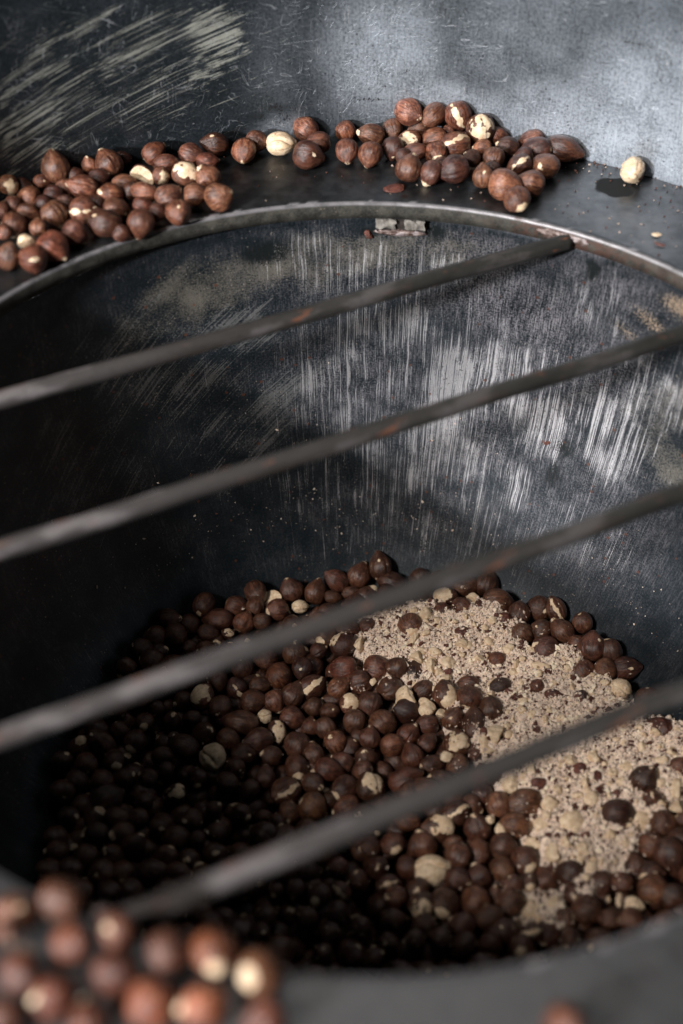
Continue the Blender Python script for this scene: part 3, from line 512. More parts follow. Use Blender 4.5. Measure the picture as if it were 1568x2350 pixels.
POLY = np.array([(850, 1398), (826, 1450), (838, 1500), (868, 1530), (900, 1556), (960, 1566), (1000, 1620), (1060, 1650), (1100, 1720), (1150, 1760), (1165, 1810), (1235, 1850), (1225, 1920), (1240, 1990), (1300, 2010), (1345, 2050), (1400, 2000), (1440, 1950), (1500, 1870), (1590, 1820), (1600, 1700), (1550, 1672), (1490, 1660), (1440, 1600), (1380, 1545), (1310, 1500), (1230, 1490), (1180, 1430), (1120, 1385), (1040, 1392), (980, 1376), (920, 1392)], float)
PW = np.array([on_pile(*p)[:2] for p in POLY])
PW2 = np.array([on_pile(*p)[:2] for p in [(1205, 2055), (1290, 2050), (1300, 2110), (1240, 2140), (1205, 2110)]])
def sdist(X, Y, P):
    """signed distance to polygon, positive inside"""
    ins = np.zeros(X.shape, bool); dmin = np.full(X.shape, 9.)
    for i in range(len(P)):
        (x1, y1), (x2, y2) = P[i-1], P[i]
        cond = ((y1 > Y) != (y2 > Y)); xi = (x2-x1)*(Y-y1)/(y2-y1+1e-12)+x1; ins ^= cond & (X < xi)
        t = np.clip(((X-x1)*(x2-x1)+(Y-y1)*(y2-y1))/((x2-x1)**2+(y2-y1)**2), 0, 1); dmin = np.minimum(dmin, np.hypot(X-x1-t*(x2-x1), Y-y1-t*(y2-y1)))
    return np.where(ins, dmin, -dmin)
def msd(X, Y): return np.maximum(sdist(X, Y, PW), sdist(X, Y, PW2))

def solve(ents, place, constrain, iters=120, lat=.35):
    """turn picture positions into resting places: slide along the sight line and push apart until nothing overlaps"""
    P = np.array([place(e) for e in ents]); 
    dep = np.array([to_view(p)[2] for p in P]); rad = np.array([.5*math.sqrt(e[2]*e[3])*d/FPX for e, d in zip(ents, dep)])
    P0 = P.copy(); dirs = P-CP; dirs /= np.linalg.norm(dirs, axis=1)[:, None]
    for it in range(iters):
        d = P[:, None]-P[None]; L = np.linalg.norm(d, axis=2)+np.eye(len(P)); need = (rad[:, None]+rad[None])*.96; ov = np.clip(need-L, 0, None); np.fill_diagonal(ov, 0)
        # prefer sliding along the sight line: who is nearer the camera goes nearer
        push = (d/L[..., None]*ov[..., None]).sum(1)*.35
        along = (push*dirs).sum(1)[:, None]*dirs; P = P + along*1.5 + (push-along)*lat
        off = P-P0; al = (off*dirs).sum(1)[:, None]*dirs; P = P0+al+(off-al)*.93
        P = constrain(P, rad, P0)
    return P, rad
def c_pile(P, rad, P0):
    off = P-P0; dirs = (P-CP)/np.linalg.norm(P-CP, axis=1)[:, None]; al = np.clip((off*dirs).sum(1), -.010, .014)
    lat_ = off-(off*dirs).sum(1)[:, None]*dirs; P = P0+al[:, None]*dirs+lat_
    rb = r_of(P[:, 2])-rad*.9; rr = np.hypot(P[:, 0], P[:, 1]); k = np.minimum(1, rb/rr); P[:, :2] *= k[:, None]; return P
def c_ledge(P, rad, P0):
    P[:, 2] = np.maximum(P[:, 2], rad*.95); rr = np.hypot(P[:, 0], P[:, 1]); k = np.minimum(1, (R_OUT-rad*.97)/rr); P[:, :2] *= k[:, None]
    P[:, 2] = np.minimum(P[:, 2], .034); 
    k2 = np.maximum(1, (R_IN+.002)/np.hypot(P[:, 0], P[:, 1])); P[:, :2] *= k2[:, None]; return P
def pl_ledge(e):
    r0 = .0068; P = on_z(e[0], e[1], r0); d = ray(e[0], e[1])
    for _ in range(60):
        if math.hypot(P[0], P[1]) <= R_OUT-.007: break
        P = P-d*.0012
    return P
def pl_pile(e):
    P = on_pile(e[0], e[1]); m_ = float(msd(np.array([P[0]]), np.array([P[1]]))[0])
    if m_ > .006: P = on_pile(e[0], e[1], .003)
    rb = r_of(P[2])-.006
    for _ in range(60):
        if math.hypot(P[0], P[1]) <= r_of(P[2])-.0065 or P[1] < 0: break
        P = P-ray(e[0], e[1])*.0015
    return P
Ppile, Rpile = solve(pile, pl_pile, c_pile); Pfar, Rfar = solve(far, pl_ledge, c_ledge); Pnear, Rnear = solve(near, pl_ledge, c_ledge, lat=.5)

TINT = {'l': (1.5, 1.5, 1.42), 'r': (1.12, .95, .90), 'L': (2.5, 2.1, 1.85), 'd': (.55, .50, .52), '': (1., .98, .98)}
def orient(P, e, kind, r):
    """rotation for a nut as it lies in the picture"""
    d = Vector(P-CP).normalized(); X = Vector((1, 0, 0)); X = (X-d*X.dot(d)).normalized(); Y = X.cross(d)*-1
    if Y.dot(Vector(UP)) < 0: Y = -Y
    c = e[4]; asp = e[2]/e[3]; j = lambda s: r.gauss(0, s)
    if 'v' in c: z = -Y+X*j(.3)
    elif 'u' in c: z = Y+X*j(.25)
    elif kind == 'tip': z = -d*r.uniform(.5, 1.)-Y*r.uniform(.3, 1.)+X*j(.5)
    elif asp > 1.12: z = X*r.choice((-1, 1))+Y*j(.3)-d*j(.3)
    elif asp < .9: z = Y*r.choice((-1, 1))+X*j(.3)-d*j(.3)
    else: z = X*j(1)+Y*j(1)-d*j(.8)
    z.normalize(); x = -d+X*j(.28)+Y*(.15+j(.25)); x = (x-z*x.dot(z))
    if x.length < .2: x = z.orthogonal()
    x.normalize()
    if kind in ('brown', 'long', 'point', 'round'): x = (Matrix.Rotation(r.uniform(0, 6.28), 3, z) @ x)
    y = z.cross(x); return Matrix((x, y, z)).transposed()
def kind_of(e, r):
    c = e[4]
    if 'h' in c: return 'half'
    if 'p' in c: return 'peeled'
    if 'w' in c: return 'patch'
    if 's' in c: return 'stripe'
    if 't' in c: return 'tip'
    if 'o' in c: return 'spot'
    if 'k' in c: return 'point'
    if 'g' in c or e[2]/e[3] > 1.3: return 'long'
    return r.choice(('brown', 'brown', 'brown', 'point', 'tip' if r.random() < .3 else 'brown', 'point' if r.random() < .3 else 'brown', 'long' if r.random() < .3 else 'brown'))
NUTS = []; CNT = {}
def add_nut(P, rad, e, zone, r):
    kind = kind_of(e, r); CNT[kind] = CNT.get(kind, 0)+1; me = PROTO[kind][(CNT[kind]*5) % len(PROTO[kind])]; o = bpy.data.objects.new('hazelnut', me); COL.objects.link(o)
    R = orient(P, e, kind, r); asp = e[2]/e[3]
    zr = {'long': 1.3, 'point': 1.15, 'round': 1.0}.get(kind, 1.08); f = zr**.5
    s = float(rad)*{'near': 1.0, 'pile': 1.13}.get(zone, 1.08)/zr**.33; S = Matrix.Diagonal((s*r.uniform(.93, 1.07), s*r.uniform(.93, 1.07), s*min(1.06, max(.95, max(asp, 1/asp)/1.15))))
    if kind == 'half': S = Matrix.Diagonal((s*1., s*1.02, s*1.0))
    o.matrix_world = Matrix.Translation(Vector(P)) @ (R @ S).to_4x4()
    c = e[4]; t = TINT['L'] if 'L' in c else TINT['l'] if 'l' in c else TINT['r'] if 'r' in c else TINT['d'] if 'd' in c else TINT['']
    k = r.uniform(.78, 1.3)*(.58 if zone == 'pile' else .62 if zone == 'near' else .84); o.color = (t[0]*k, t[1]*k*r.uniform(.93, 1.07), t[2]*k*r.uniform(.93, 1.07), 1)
    tone = 'light brown' if 'l' in c else 'reddish brown' if 'r' in c else 'dark' if 'd' in c else 'brown'
    look = {'half': 'halved pale-faced hazelnut', 'peeled': 'peeled cream hazelnut', 'patch': 'cream-patched hazelnut', 'stripe': 'pale-streaked hazelnut', 'tip': 'pale-tipped hazelnut',
            'spot': 'pale-spotted hazelnut', 'point': 'pointed hazelnut', 'long': 'long oval hazelnut', 'round': 'round hazelnut', 'brown': 'wrinkled hazelnut'}[kind]
    if kind not in ('peeled', 'half'): look = tone+' '+look
    NUTS.append(dict(o=o, e=e, zone=zone, look=look, kind=kind, P=P)); return o
r_ = random.Random(11)
for e, P, q in zip(far, Pfar, Rfar): add_nut(P, q, e, 'left heap on the back ledge' if e[0] < 545 else 'ledge', r_)
for e, P, q in zip(near, Pnear, Rnear): add_nut(P, q, e, 'near', r_)
# which pile nuts stay individuals: the brightest, largest; the rest joins the dark mass
def shade_score(e):
    # how far a spot lies inside the lit side of the bowl
    return (e[0]-850)*.6 + (1900-e[1])*.5 + (120 if e[4] else 0)
order = sorted(range(len(pile)), key=lambda i: -shade_score(pile[i])); NP = 300-len(far)-len(near)
single = set(order[:NP])
for i in range(len(pile)):
    if i in single: add_nut(Ppile[i], Rpile[i], pile[i], 'pile', r_)

# ---- the nuts underneath and in the shadow: one joined mass of real nuts
LOW = {k: [nut_shape(k, 300+i*7+len(k), 4) for i in range(3)] for k in ('brown', 'round', 'long', 'tip', 'patch')}
LOW3 = {k: [nut_shape(k, 300+i*7+len(k), 3) for i in range(2)] for k in ('brown', 'round')}
bV, bF, bB, bT, bN, bW = [], [], [], [], [], []; nv_ = 0
def add_mass(P, rad, shp, R, tint):
    global nv_
    V, F, bare = shp; Rm = np.array(R); W = (V*rad) @ Rm.T + P
    bV.append(W); bF.append(F+nv_); bB.append(bare); bT.append(np.full(len(V), tint)); bN.append(V+rng.integers(0, 30, 3)*1.37); bW.append(np.full(len(V), .25)); nv_ += len(V)
def rnd_rot(r): return Euler((r.uniform(0, 6.28), r.uniform(0, 6.28), r.uniform(0, 6.28))).to_matrix()
ALLP = list(Ppile)
for i in range(len(pile)):
    if i not in single:
        k = kind_of(pile[i], r_); k = {'peeled': 'patch', 'half': 'patch', 'stripe': 'tip', 'spot': 'tip', 'point': 'brown'}.get(k, k)
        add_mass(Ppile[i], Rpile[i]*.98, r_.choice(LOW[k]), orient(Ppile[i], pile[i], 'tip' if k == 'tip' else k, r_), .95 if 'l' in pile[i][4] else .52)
taken = [p for p in ALLP]
TA = np.array(taken)
def filler(layer, step, low, minz):
    xs = np.arange(-.2, .2, step)
    for iy, y0 in enumerate(np.arange(-.2, .2, step*.87)):
        for x0 in xs:
            x = x0+(iy % 2)*step/2+r_.gauss(0, .0016); y = y0+r_.gauss(0, .0016); rad = r_.gauss(.0068, .0005)
            z = pile_z(x, y)-layer+r_.gauss(0, .0018)
            if math.hypot(x, y) > r_of(z)-rad: continue
            if layer == 0:
                q = np.array([x, y, z]); 
                if np.min(np.linalg.norm((TA-q)*[1, 1, .6], axis=1)) < .0105: continue
                m_ = float(msd(np.array([x]), np.array([y]))[0])
                if m_ > -.004: continue
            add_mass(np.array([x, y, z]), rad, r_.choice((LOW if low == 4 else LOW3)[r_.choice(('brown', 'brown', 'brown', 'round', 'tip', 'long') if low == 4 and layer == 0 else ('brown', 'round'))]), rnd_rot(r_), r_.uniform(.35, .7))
filler(0, .0135, 4, 0); filler(.0100, .0142, 4, 0); filler(.020, .0142, 3, 0)
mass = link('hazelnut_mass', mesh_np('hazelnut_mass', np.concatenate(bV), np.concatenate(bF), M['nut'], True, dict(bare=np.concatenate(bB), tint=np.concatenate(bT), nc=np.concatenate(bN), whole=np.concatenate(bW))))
props(mass, 'mass of dark hazelnuts in the shadow and underneath the pile in the bowl', 'hazelnuts', kind='stuff')

# ------------------------------------------------------------------ ground nut meal
x0, y0 = PW.min(0)-.012; x1, y1 = PW.max(0)+.012; st_ = .0008
gx = np.arange(x0, x1, st_); gy = np.arange(min(y0, PW2[:, 1].min()-.01), y1, st_); GX, GY = np.meshgrid(gx, gy, indexing='ij'); SD = msd(GX, GY)
PZ = np.vectorize(pile_z)(GX, GY)
def fbm(x, y): return (noise.noise(Vector((x*70, y*70, 0)))*.0022+noise.noise(Vector((x*200, y*200, 5)))*.0011+noise.noise(Vector((x*560, y*560, 9)))*.0007)
FB = np.vectorize(fbm)(GX, GY); SDn = SD+FB*3.6
GZ = PZ+.0035+FB+np.where(SDn < .004, -(np.clip(.004-SDn, 0, .02)/.010)**1.5*.010, 0)
Rb = np.hypot(GX, GY); Fm = grid_faces(*GX.shape); keep = (SD > -.011) & (Rb < r_of(GZ)+.002); kf = keep.ravel()[Fm].all(1)
tt = .62+np.vectorize(lambda x, y: noise.noise(Vector((x*330, y*330, 2)))*.28+noise.noise(Vector((x*60, y*60, 7)))*.18)(GX, GY)
MV = [np.stack([GX, GY, GZ], -1).reshape(-1, 3)]; MF = Fm[kf]; 
meal = link('ground_nut_meal', mesh_np('ground_nut_meal', MV[0], MF, M['meal'], True, dict(mealtint=tt.ravel())))
bmm = bmesh.new(); bmm.from_mesh(meal.data); bmesh.ops.delete(bmm, geom=[v for v in bmm.verts if not v.link_faces], context='VERTS'); bmm.to_mesh(meal.data); bmm.free()
props(meal, 'pale ground hazelnut meal heaped over the right side of the pile', 'nut meal', kind='stuff')
def gz_at(x, y):
    i = int(round((x-gx[0])/st_)); j = int(round((y-gy[0])/st_)); i = min(max(i, 0), GX.shape[0]-1); j = min(max(j, 0), GX.shape[1]-1); return GZ[i, j], SD[i, j]
# crumbs: thousands of little angular grains
OCT = np.array([(1, 0, 0), (-1, 0, 0), (0, 1, 0), (0, -1, 0), (0, 0, 1), (0, 0, -1)], float); OF = np.array([(0, 2, 4), (2, 1, 4), (1, 3, 4), (3, 0, 4), (2, 0, 5), (1, 2, 5), (3, 1, 5), (0, 3, 5)])
def crumbs(name, pts, sizes, tints, mat, label, cat):
    n_ = len(pts); V = OCT[None]*sizes[:, None, None]*rng.uniform(.55, 1.3, (n_, 6, 3)); V += rng.normal(0, .22, V.shape)*sizes[:, None, None]
    a = rng.uniform(0, 6.28, n_); ca, sa = np.cos(a), np.sin(a); x = V[..., 0]*ca[:, None]-V[..., 1]*sa[:, None]; y = V[..., 0]*sa[:, None]+V[..., 1]*ca[:, None]; V[..., 0], V[..., 1] = x, y
    b_ = rng.uniform(0, 6.28, n_); cb, sb = np.cos(b_), np.sin(b_); x = V[..., 0]*cb[:, None]-V[..., 2]*sb[:, None]; z = V[..., 0]*sb[:, None]+V[..., 2]*cb[:, None]; V[..., 0], V[..., 2] = x, z
    V += np.array(pts)[:, None]; F = OF[None]+np.arange(n_)[:, None, None]*6
    o = link(name, mesh_np(name, V.reshape(-1, 3), F.reshape(-1, 3), mat, False, dict(mealtint=np.repeat(tints, 6)))); props(o, label, cat, kind='stuff'); return o
pts, sz, ti = [], [], []
X_, Y_ = GX[::1, ::1].ravel(), GY.ravel(); cand = np.where((SD.ravel() > -.004) & kf.any())[0]
sel = rng.choice(cand, 38000)
for i in sel:
    x, y = X_[i]+rng.uniform(-.0004, .0004), Y_[i]+rng.uniform(-.0004, .0004); z, sd_ = gz_at(x, y)
    if math.hypot(x, y) > r_of(z)-.001: continue
    s = min(.0019, .00028*(rng.pareto(2.0)+1)); p = rng.random(); pts.append((x, y, z+s*.25)); sz.append(s); ti.append(.2 if p < .17 else (.6+.15*rng.random() if p < .88 else .97))
crumbs('meal_crumbs', pts, np.array(sz), np.array(ti), M['meal'], 'fine pale and brown crumbs covering the ground nut meal', 'crumbs')
# scattered crumbs on ledge, on the bowl wall and among the nuts
pts, sz, ti = [], [], []
for _ in range(700):
    a = rng.normal(.55, .5) if rng.random() < .6 else rng.uniform(-3.1, 3.1); q = rng.uniform(R_IN+.004, R_OUT-.002) if rng.random() < .55 else R_OUT-abs(rng.normal(0, .006))-.001; s = rng.uniform(.0002, .0008)
    pts.append((math.sin(a)*q, math.cos(a)*q, s*.5)); sz.append(s); ti.append(.2 if rng.random() < .62 else .5)
crumbs('ledge_crumbs', pts, np.array(sz), np.array(ti), M['meal'], 'tiny crumbs scattered over the dark ledge', 'crumbs')
pts, sz, ti = [], [], []
for _ in range(800):
    a = rng.normal(.1, .55); z = -.228+abs(rng.normal(0, .045)); 
    if z > -.03: continue
    q = r_of(np.array(z))-.0004; s = rng.uniform(.00015, .0005) if rng.random() < .93 else .0009
    pts.append((math.sin(a)*q, math.cos(a)*q, z)); sz.append(s); ti.append(.2 if rng.random() < .4 else .65)
crumbs('wall_crumbs', pts, np.array(sz), np.array(ti), M['meal'], 'tiny crumbs sticking to the sloping bowl wall above the pile', 'crumbs')
pts, sz, ti = [], [], []
nearm = [i for i, p in enumerate(Ppile) if msd(np.array([p[0]]), np.array([p[1]]))[0] > -.016]
for i in range(5200):
    k = rng.integers(len(Ppile)) if i < 1400 else nearm[rng.integers(len(nearm))]; p = Ppile[k]; 
    if p[0] < -.03 and rng.random() < .7: continue
    d = rng.normal(0, 1, 3); d[2] = abs(d[2])*.6; d /= np.linalg.norm(d); s = min(.0012, .0003*(rng.pareto(2.6)+1)); pts.append(p+d*Rpile[k]*1.03); sz.append(s); ti.append(.25 if rng.random() < .15 else .66)
crumbs('nut_dust', pts, np.array(sz), np.array(ti), M['meal'], 'specks of nut meal lying on the hazelnuts in the bowl', 'crumbs')

# ------------------------------------------------------------------ broken pieces
def chunk_shape(seed, flat):
    r = random.Random(seed); bm = bmesh.new(); bmesh.ops.create_icosphere(bm, subdivisions=4, radius=1)
    so = Vector((seed*2.3, seed, 1))
    for _ in range(r.choice((3, 4, 5))):
        n_ = Vector((r.gauss(0, 1), r.gauss(0, 1), r.gauss(0, .6))).normalized(); d = r.uniform(.45, .75)
        for v in bm.verts:
            k = v.co.dot(n_)-d
            if k > 0: v.co -= n_*k*.93
    for v in bm.verts:
        v.co += v.co.normalized()*(.13*noise.noise(v.co*1.8+so)+.05*noise.noise(v.co*5+so)); v.co.z *= flat
    V = np.array([v.co[:] for v in bm.verts]); F = np.array([[v.index for v in f.verts] for f in bm.faces]); bm.free()
    V -= V.mean(0); V /= np.abs(V[:, :2]).max(); return V, F
CH = []
for i in range(9):
    V, F = chunk_shape(40+i*3, random.Random(i).uniform(.42, .8)); bare = np.array([.85+.45*noise.noise(Vector(v)*1.5+Vector((i, 0, 0))) for v in V])
    CH.append(mesh_np('nut_piece', V, F, M['nut'], True, dict(bare=bare, tint=np.ones(len(V)), nc=V*.8, whole=np.full(len(V), .5))))
CB = [];
for i in range(3):
    V, F = chunk_shape(90+i*3, .35); CB.append(mesh_np('skin_flake', V, F, M['nut'], True, dict(bare=np.full(len(V), -.3), tint=np.ones(len(V)), nc=V, whole=np.zeros(len(V)))))
PIECES = []
def add_piece(P, e, r, tilt=.3):
    b_ = e[4] == 'b'; me = r.choice(CB if b_ else CH); o = bpy.data.objects.new('skin_flake' if b_ else 'nut_piece', me); COL.objects.link(o)
    d = to_view(P)[2]; sx, sy = e[2]*.5*d/FPX*1.03, e[3]*.5*d/FPX*1.05*1.2; sz_ = (sx*sy)**.5
    o.matrix_world = Matrix.Translation(Vector(P)) @ Euler((r.gauss(.25, tilt), r.gauss(0, tilt), 0)).to_matrix().to_4x4() @ Matrix.Diagonal((sx, sy, sz_, 1)) @ Euler((0, 0, r.uniform(-.4, .4))).to_matrix().to_4x4()
    k = r.uniform(.85, 1.15); o.color = (k*.8, k*.6, k*.65, 1) if b_ else (1, 1, 1, 1)
    return o
r2_ = random.Random(5)
for e in chunks:
    P = on_pile(e[0], e[1], .004); z, sd_ = gz_at(P[0], P[1])
    P = on_z(e[0], e[1], (z if sd_ > -.003 else P[2])+.0006); o = add_piece(P, e, r2_); PIECES.append((o, e, 'meal' if sd_ > -.002 else 'pile'))
r3_ = random.Random(21); n3 = 0
while n3 < 90:
    x, y = r3_.uniform(PW[:, 0].min(), PW[:, 0].max()), r3_.uniform(PW[:, 1].min(), PW[:, 1].max()); z, sd_ = gz_at(x, y)
    if sd_ < .002 or math.hypot(x, y) > r_of(z)-.008: continue
    px, py, _ = to_view((x, y, z))
    if any(abs(px-e[0]) < 16 and abs(py-e[1]) < 13 for _, e, _ in PIECES) or px > 1590: continue
    w_ = r3_.uniform(10, 26); e = [px, py, w_, w_*r3_.uniform(.5, 1.1), 'b' if r3_.random() < .25 else r3_.choice('ppy')]
    o = add_piece(np.array([x, y, z+.0004]), e, r3_, .5); PIECES.append((o, e, 'meal')); n3 += 1
# lone bits on the ledge
for (px, py, w_, h_, c, lab, cat) in ((905, 432, 50, 26, 'b', 'flat dark brown skin flake lying on the back ledge below the middle nuts', 'skin flake'), (1507, 538, 24, 10, 'y', 'small orange nut crumb alone on the right of the ledge', 'nut crumb'),
                                     (1515, 560, 30, 8, 'b', 'thin brown skin flake beside the orange crumb on the ledge', 'skin flake'), (552, 372, 9, 8, 'p', 'tiny pale nut crumb under the nuts at the gap on the ledge', 'nut crumb')):
    P = on_z(px, py, .001); o = add_piece(P, [px, py, w_, h_, c], r2_, .02); o.name = cat.replace(' ', '_'); o.scale.z *= .35; props(o, lab, cat)
P = hit_bowl(1258, 1015)*.995; o = add_piece(P, [1258, 1015, 20, 14, 'b'], r2_); props(o, 'small reddish brown skin flake stuck on the bowl wall between two bars', 'skin flake')
P = hit_bowl(846, 537)*.995; o = add_piece(P, [846, 537, 18, 20, 'b'], r2_); props(o, 'reddish skin flake stuck on the bowl wall left of the bracket', 'skin flake')

# ------------------------------------------------------------------ labels
def cx(d): return to_view(d['P'])[:2]
for d in NUTS: d['v'] = cx(d)
zones = {}
def zone(d):
    x, y = d['v']; z = d['zone']
    if z == 'near': return 'near ledge' 
    if z != 'pile': return 'left heap on the back ledge' if x < 545 else 'middle row on the back ledge' if x < 900 else 'right heap on the back ledge'
    return 'pile'
DIRS = ['right of', 'above right of', 'above', 'above left of', 'left of', 'below left of', 'below', 'below right of']
NAMED = []   # (view position, zone, short name, object)
def named(px, py, z, short, label):
    c = [d for d in NUTS if zone(d) == z]; d = min(c, key=lambda q: math.hypot(q['e'][0]-px, q['e'][1]-py)); d['o']['label'] = label; d['done'] = 1; NAMED.append((d['v'], z, short, d))
L_, M_, G_ = 'left heap on the back ledge', 'middle row on the back ledge', 'right heap on the back ledge'
named(129, 386, L_, 'the upright pointed nut', 'light brown upright pointed hazelnut standing at top of left ledge heap')
named(250, 378, L_, 'the big wrinkled nut', 'big wrinkled brown hazelnut on top of left ledge heap')
named(325, 403, L_, 'the pale half nut', 'pale cream half hazelnut in the upper part of left ledge heap')
named(190, 483, L_, 'the pale striped nut', 'hazelnut with a broad pale stripe in middle of left ledge heap')
named(245, 520, L_, 'the white-dotted nut', 'dark hazelnut with white dot at lower edge of left ledge heap')
named(60, 556, L_, 'the peeled cream nut', 'small peeled cream hazelnut at bottom left of left ledge heap')
named(78, 594, L_, 'the lowest nut', 'reddish hazelnut lowest of left ledge heap, just under the peeled one')
named(502, 453, L_, 'the rightmost nut', 'light brown hazelnut at lower right end of left ledge heap')
named(412, 500, L_, 'the pale-spotted nut', 'hazelnut with tan spot at lower right of left ledge heap near the lip')
named(19, 424, L_, 'the patchy left nut', 'light patchy hazelnut at far left edge above left ledge heap')
named(642, 330, M_, 'the peeled cream nut', 'peeled cream hazelnut with a small hole in row on back ledge')
named(702, 298, M_, 'the light furrowed nut', 'light brown furrowed hazelnut leaning on back wall right of peeled one')
named(705, 356, M_, 'the dark spotted nut', 'dark hazelnut with white spot in front of the back ledge row')
named(495, 330, L_, 'the white-flecked nut', 'dark hazelnut with white fleck against the wall at right of left heap')
named(936, 257, G_, 'the top left nut', 'light round hazelnut topmost left of right ledge heap against the wall')
named(1051, 263, G_, 'the top striped nut', 'reddish ribbed hazelnut topmost right of right ledge heap')
named(1104, 293, G_, 'the white-bottomed nut', 'hazelnut with large white bare bottom in upper right ledge heap')
named(1044, 333, G_, 'the cracked dark nut', 'big dark hazelnut with pale crack in middle of right ledge heap')
named(1156, 423, G_, 'the big light nut', 'largest light brown smooth hazelnut at lower right of right ledge heap')
named(1187, 456, G_, 'the lowest white-tipped nut', 'hazelnut with white tip, lowest of right ledge heap near lip')
named(1291, 340, G_, 'the dark end oval', 'dark oval hazelnut at right end of right ledge heap against wall')
named(1452, 391, G_, 'the lone peeled nut', 'lone yellowish peeled hazelnut on the ledge beside the black oil spot')
named(1044, 388, G_, 'the dark purple nut', 'dark purplish hazelnut in lower middle of right ledge heap')
named(350, 2304, 'near ledge', 'the large pale nut', 'large pale peach-skinned hazelnut, blurred, at bottom edge of near ledge')
named(492, 2184, 'near ledge', 'the pink-tipped nut', 'blurred hazelnut with bright pale tip on near ledge by the lip')
named(37, 2096, 'near ledge', 'the pale-spotted corner nut', 'blurred yellowish hazelnut at far left on near ledge')
named(142, 2061, 'near ledge', 'the topmost orange nut', 'blurred orange hazelnut highest of those on near ledge')
named(1300, 2352, 'near ledge', 'the lone cut-off nut', 'lone blurred hazelnut cut off by bottom edge at right of near ledge')
named(484, 1756, 'pile', 'the folded peeled nut', 'folded cream peeled hazelnut alone among dark nuts left of pile')
named(1022, 1598, 'pile', 'the left peeled twin', 'half-peeled cream hazelnut, left one of two side by side by the meal')
named(1076, 1602, 'pile', 'the right peeled twin', 'half-peeled cream hazelnut, right one of two side by side by the meal')
named(942, 1436, 'pile', 'the pale-rimmed nut', 'light brown hazelnut with pale rim lying on upper left of meal')
named(1138, 1384, 'pile', 'the big back nut', 'big light brown hazelnut at the back edge of pile above the meal')
named(873, 1302, 'pile', 'the topmost nut', 'dark hazelnut at the very top of pile, tip upward against bowl wall')
named(1423, 1582, 'pile', 'the striped peeled nut', 'pale striped half-peeled hazelnut at right edge of pile over the bar')
named(1433, 1534, 'pile', 'the long sideways nut', 'long dark hazelnut lying sideways at right edge of pile')
named(1276, 1400, 'pile', 'the narrow pale-edged nut', 'narrow upright hazelnut with pale edge against bowl wall')
named(1515, 1676, 'pile', 'the pointed reddish nut', 'pointed reddish hazelnut between third and fourth bar at right')
named(1205, 1847, 'pile', 'the biggest light nut', 'biggest light brown ribbed hazelnut below lowest bar left of meal')
named(989, 1999, 'pile', 'the big half-white nut', 'large hazelnut half bare and white, in lower middle of pile')
named(1419, 1867, 'pile', 'the shiny dark nut', 'shiny dark hazelnut lying alone on meal in lower right')
named(863, 1533, 'pile', 'the light ribbed nut', 'light brown ribbed hazelnut at left border of the meal')
named(1254, 1492, 'pile', 'the big round nut', 'large round dark hazelnut overlapping upper right of meal')
named(934, 1632, 'pile', 'the blackest nut', 'nearly black round hazelnut left of the two peeled twins')
named(1060, 1708, 'pile', 'the white-topped nut', 'hazelnut with white bare top below the peeled twins')
named(968, 2088, 'pile', 'the dim half-white nut', 'half white hazelnut in shade at lower middle of pile')
named(804, 1614, 'pile', 'the patchy white nut', 'small hazelnut half white half brown in middle of pile')
named(608, 1645, 'pile', 'the small yellow nut', 'small yellowish peeled hazelnut in left middle of pile')
named(714, 1851, 'pile', 'the light flat nut', 'light brown flat-topped hazelnut just above the lowest bar')
named(1471, 1885, 'pile', 'the white oval', 'white peeled oval hazelnut at right beside a brown one')
for key, grp in (((L_, ), 'hazelnuts heaped on the left of the back ledge'), ((M_, ), 'hazelnuts in a row on the middle of the back ledge'), ((G_, ), 'hazelnuts heaped on the right of the back ledge'), (('near ledge', ), 'blurred hazelnuts on the near ledge'), (('pile', ), 'hazelnuts in the pile at the bottom of the bowl')):
    for d in NUTS:
        if zone(d) in key: props(d['o'], cat='hazelnut', group=grp)
WH = {L_: 'in left heap', M_: 'in back row', G_: 'in right heap', 'near ledge': 'on near ledge', 'pile': 'in pile'}
used = {}; ORD = ['closest', 'second', 'third', 'fourth', 'fifth', 'sixth', 'seventh', 'eighth', 'ninth', 'tenth', 'eleventh', 'twelfth', 'thirteenth', 'fourteenth', 'fifteenth', 'sixteenth', 'seventeenth', 'eighteenth', 'nineteenth', 'twentieth']
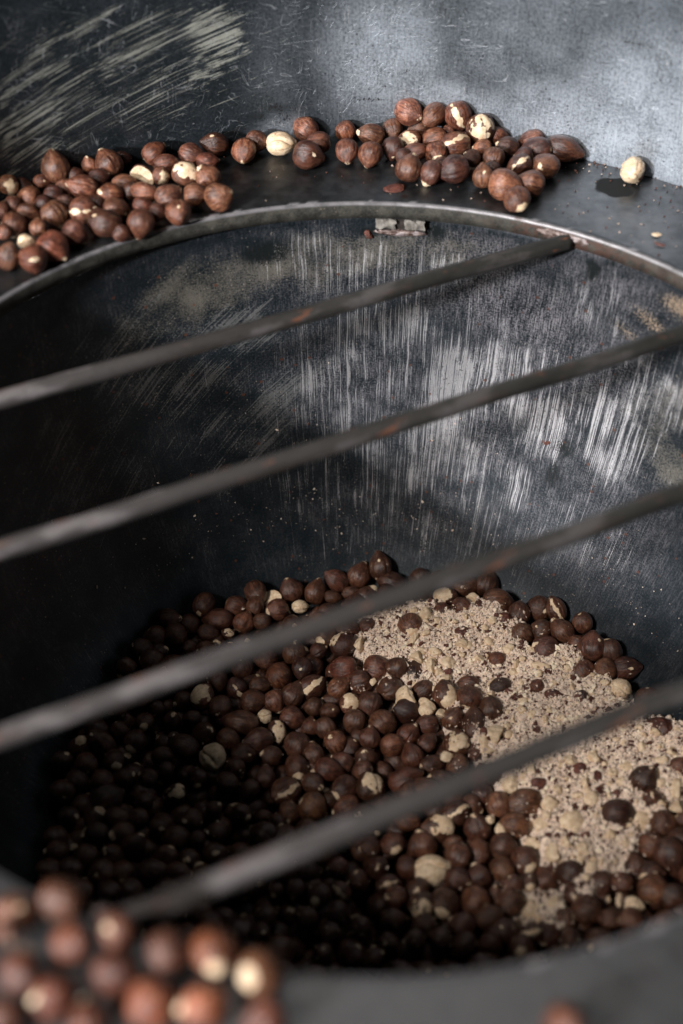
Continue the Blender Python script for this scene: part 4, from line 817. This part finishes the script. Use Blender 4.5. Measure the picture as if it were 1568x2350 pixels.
for z in WH:
    todo = [d for d in NUTS if zone(d) == z and not d.get('done')]; marks = [m_ for m_ in NAMED if m_[1] == z]; buckets = {}
    for d in todo:
        m_ = min(marks, key=lambda q: math.hypot(q[0][0]-d['v'][0], q[0][1]-d['v'][1])); dx, dy = d['v'][0]-m_[0][0], m_[0][1]-d['v'][1]
        k = int(round(math.degrees(math.atan2(dy, dx))/45)) % 8; d['dist'] = math.hypot(dx, dy); buckets.setdefault((m_[2], k, d['look']), []).append(d)
    for (short, k, look), L in buckets.items():
        L.sort(key=lambda q: q['dist'])
        for i, d in enumerate(L):
            pre = '' if len(L) == 1 else ('nearer ' if i == 0 else 'farther ') if len(L) == 2 else ORD[i]+' '
            d['o']['label'] = f"{pre}{look} {DIRS[k]} {short} {WH[z]}"
# pieces: described from the nearest named nut as well
PN = [m_ for m_ in NAMED if m_[1] == 'pile']; bk = {}
for o, e, w_ in PIECES:
    m_ = min(PN, key=lambda q: math.hypot(q[0][0]-e[0], q[0][1]-e[1])); dx, dy = e[0]-m_[0][0], m_[0][1]-e[1]; k = int(round(math.degrees(math.atan2(dy, dx))/45)) % 8
    size = 'large' if e[2]*e[3] > 1200 else 'small' if e[2]*e[3] < 420 else 'middling'; shape = 'long ' if e[2]/e[3] > 1.6 or e[3]/e[2] > 1.5 else ''
    col = {'p': 'pale cream broken nut piece', 'y': 'yellowish broken nut piece', 'b': 'dark brown skin fragment'}[e[4]]; bk.setdefault((size, shape, col, k, m_[2]), []).append((math.hypot(dx, dy), id(o), o, w_))
for (size, shape, col, k, short), L in bk.items():
    L.sort(key=lambda q: q[:2])
    for i, (_, _, o, w_) in enumerate(L):
        pre = '' if len(L) == 1 else ('nearer ' if i == 0 else 'farther ') if len(L) == 2 else ORD[i]+' '
        props(o, f"{pre}{size} {shape}{col} {DIRS[k]} {short}", 'skin flake' if 'skin' in col else 'nut piece', 'skin flakes in the meal' if 'skin' in col else 'broken nut pieces in the meal')
print('NUTS', len(NUTS), 'pile total', len(pile), 'pieces', len(PIECES))
